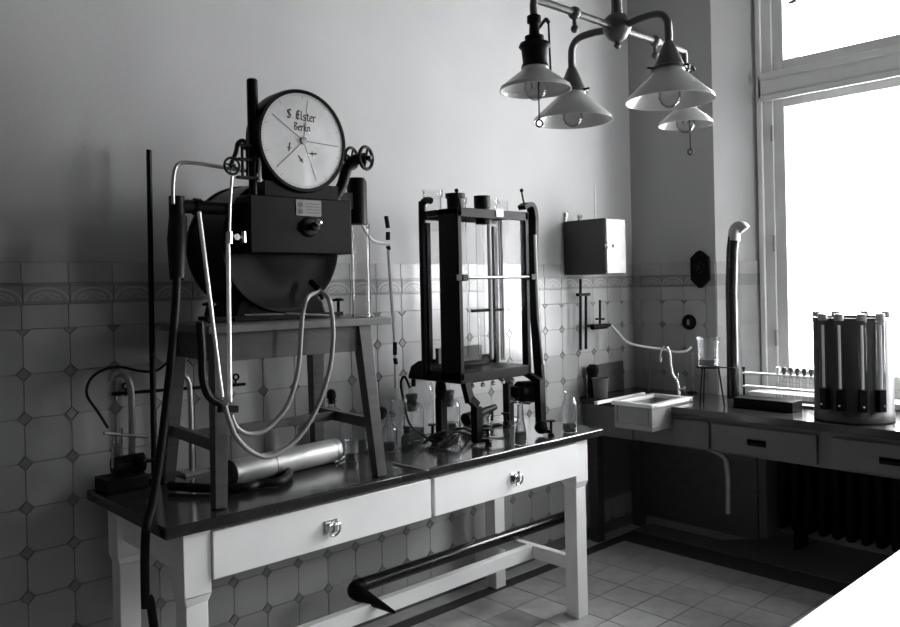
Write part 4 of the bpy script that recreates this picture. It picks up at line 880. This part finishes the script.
# box and test tube rack
solo('dark_box', MB().box(-.375, -.262, -.845, -1.148, BZ+.001, BZ+.05), 'black_iron', 'flat dark box on the bench in front of the test tube rack', 'box', bevel=.003)
rx = -.17; ry0, ry1 = -.80, -1.21
t = thing('test_tube_rack', 'light wire test tube rack behind the flat dark box', 'rack', (rx, (ry0+ry1)/2, BZ))
for y in (ry0, ry1): part('end_post', MB().cyl((rx, y, BZ+.002), (rx, y, BZ+.175), .006, n=8).cyl((rx, y, BZ+.175), (rx, y, BZ+.185), .009, n=8), 'black_iron', t)
for z in (.155, .085): part('rail', MB().bar((rx, ry0, BZ+z), (rx, ry1, BZ+z), .04, .008), 'white_paint', t)
part('base_board', box(rx-.03, rx+.03, ry0, ry1, BZ+.001, BZ+.013), 'wood_mid', t)
for k in range(7):
    y = -.985-k*.034; tt = thing('test_tube', 'test tube with white cotton plug in the wire rack' if k == 0 else 'dark-stoppered test tube in the wire rack by the window', 'test tube', (rx, y, BZ+.014), group=None if k == 0 else 'dark-stoppered test tubes in the wire rack')
    part('glass_wall', MB().lathe([(0, 0), (.006, .002), (.009, .01), (.009, .15), (.0105, .155)], (rx, y, BZ+.014), n=12), 'glass', tt)
    part('cotton_plug', MB().lathe([(0, .13), (.008, .132), (.0085, .155), (.013, .165), (.011, .18), (0, .186)], (rx, y, BZ+.014), n=12), 'cotton' if k == 0 else 'cork', tt)
# dark vessel with glass tubes strapped round it
q = Vector((-.36, -1.425, BZ)); VR = .168; VH = .47
t = thing('tube_vessel', 'large dark drum with upright glass tubes strapped round it, before the window', 'vessel', q)
part('drum', MB().lathe([(0, .001), (VR*.97, .001), (VR, .006), (VR, .04), (VR*.985, .044), (VR*.985, VH-.02), (VR, VH-.016), (VR, VH), (VR*.95, VH), (VR*.95, VH-.03), (0, VH-.03)], q, n=48), 'drum_metal', t)
ang0 = math.atan2(CAM.y-q.y, CAM.x-q.x)
for k in range(8):
    a = ang0 - (.68, .28, -.20, -.62, -2.3, 2.2, 2.75, -2.85)[k]
    d_ = Vector((math.cos(a), math.sin(a), 0)); c0 = q+d_*(VR+.020)
    part('tube_bracket', MB().bar(c0-d_*.004+Vector((0, 0, .06)), c0-d_*.004+Vector((0, 0, .155)), .03, .03, up=d_).bar(q+d_*(VR-.005)+Vector((0, 0, .10)), c0+Vector((0, 0, .10)), .02, .012), 'black_iron', t)
    gt = part('gas_tube', MB().lathe([(0, .155), (.0175, .155), (.0175, VH+.005)], c0, n=16), 'glass', t)
    part('tube_core', MB().cyl(c0+Vector((0, 0, .16)), c0+Vector((0, 0, VH-.03)), .006, n=8), 'glass_tube', gt)
    part('tube_collar', MB().cyl(c0+Vector((0, 0, VH-.01)), c0+Vector((0, 0, VH+.02)), .0195, n=14), 'rubber_grey', gt)
    part('tube_loop', MB().torus(c0+Vector((0, 0, VH+.05)), .02, .002, (d_.y, -d_.x, 0), 14, 5).cyl(c0+Vector((0, 0, VH+.02)), c0+Vector((0, 0, VH+.035)), .002, n=6), 'glass_tube', gt)
    part('bolt', MB().sph(c0+d_*.016+Vector((0, 0, .085)), .006, 8), 'nickel', t)
hose('thin_wire', [PX(-.36, *p) for p in ((817, 345), (808, 340), (801, 328), (803, 321), (812, 319), (835, 320), (860, 317))], .0018, 'rubber', 'thin wire looped from the side of the dark drum by the window', n=6)
# switch plate and rosette on the pier
t = thing('switch_plate', 'black elongated octagonal switch plate on the dark pier', 'switch', (-.004, -.47, 1.547))
oc = [(-.06, -.06), (-.012, -.11), (.012, -.11), (.06, -.06), (.06, .065), (.02, .10), (.0, .108), (-.02, .10), (-.06, .065)]
Mx = Matrix(((0, 0, -1, -.009), (-1, 0, 0, -.47), (0, 1, 0, 1.547), (0, 0, 0, 1)))
part('plate', MB().prism(oc, 0, .014, Mx), 'black_enamel', t, bevel=.003)
part('rotary_knob', MB().lathe([(0, 0), (.032, 0), (.03, .014), (.012, .018), (.01, .034), (0, .035)], (-.023, -.47, 1.555), (-1, 0, 0), n=20).box(-.062, -.05, -.49, -.45, 1.55, 1.56), 'black_iron', t)
t = thing('wall_rosette', 'small round dark cover plate low on the tiled pier', 'cover plate', (-.009, -.39, 1.238))
part('disc', MB().lathe([(0, 0), (.045, 0), (.045, .006), (.038, .012), (.03, .012), (.026, .008), (0, .008)], (-.0085, -.39, 1.238), (-1, 0, 0), n=28), 'black_iron', t)
part('slot', box(-.022, -.016, -.398, -.382, 1.222, 1.254), 'dull_metal', t)
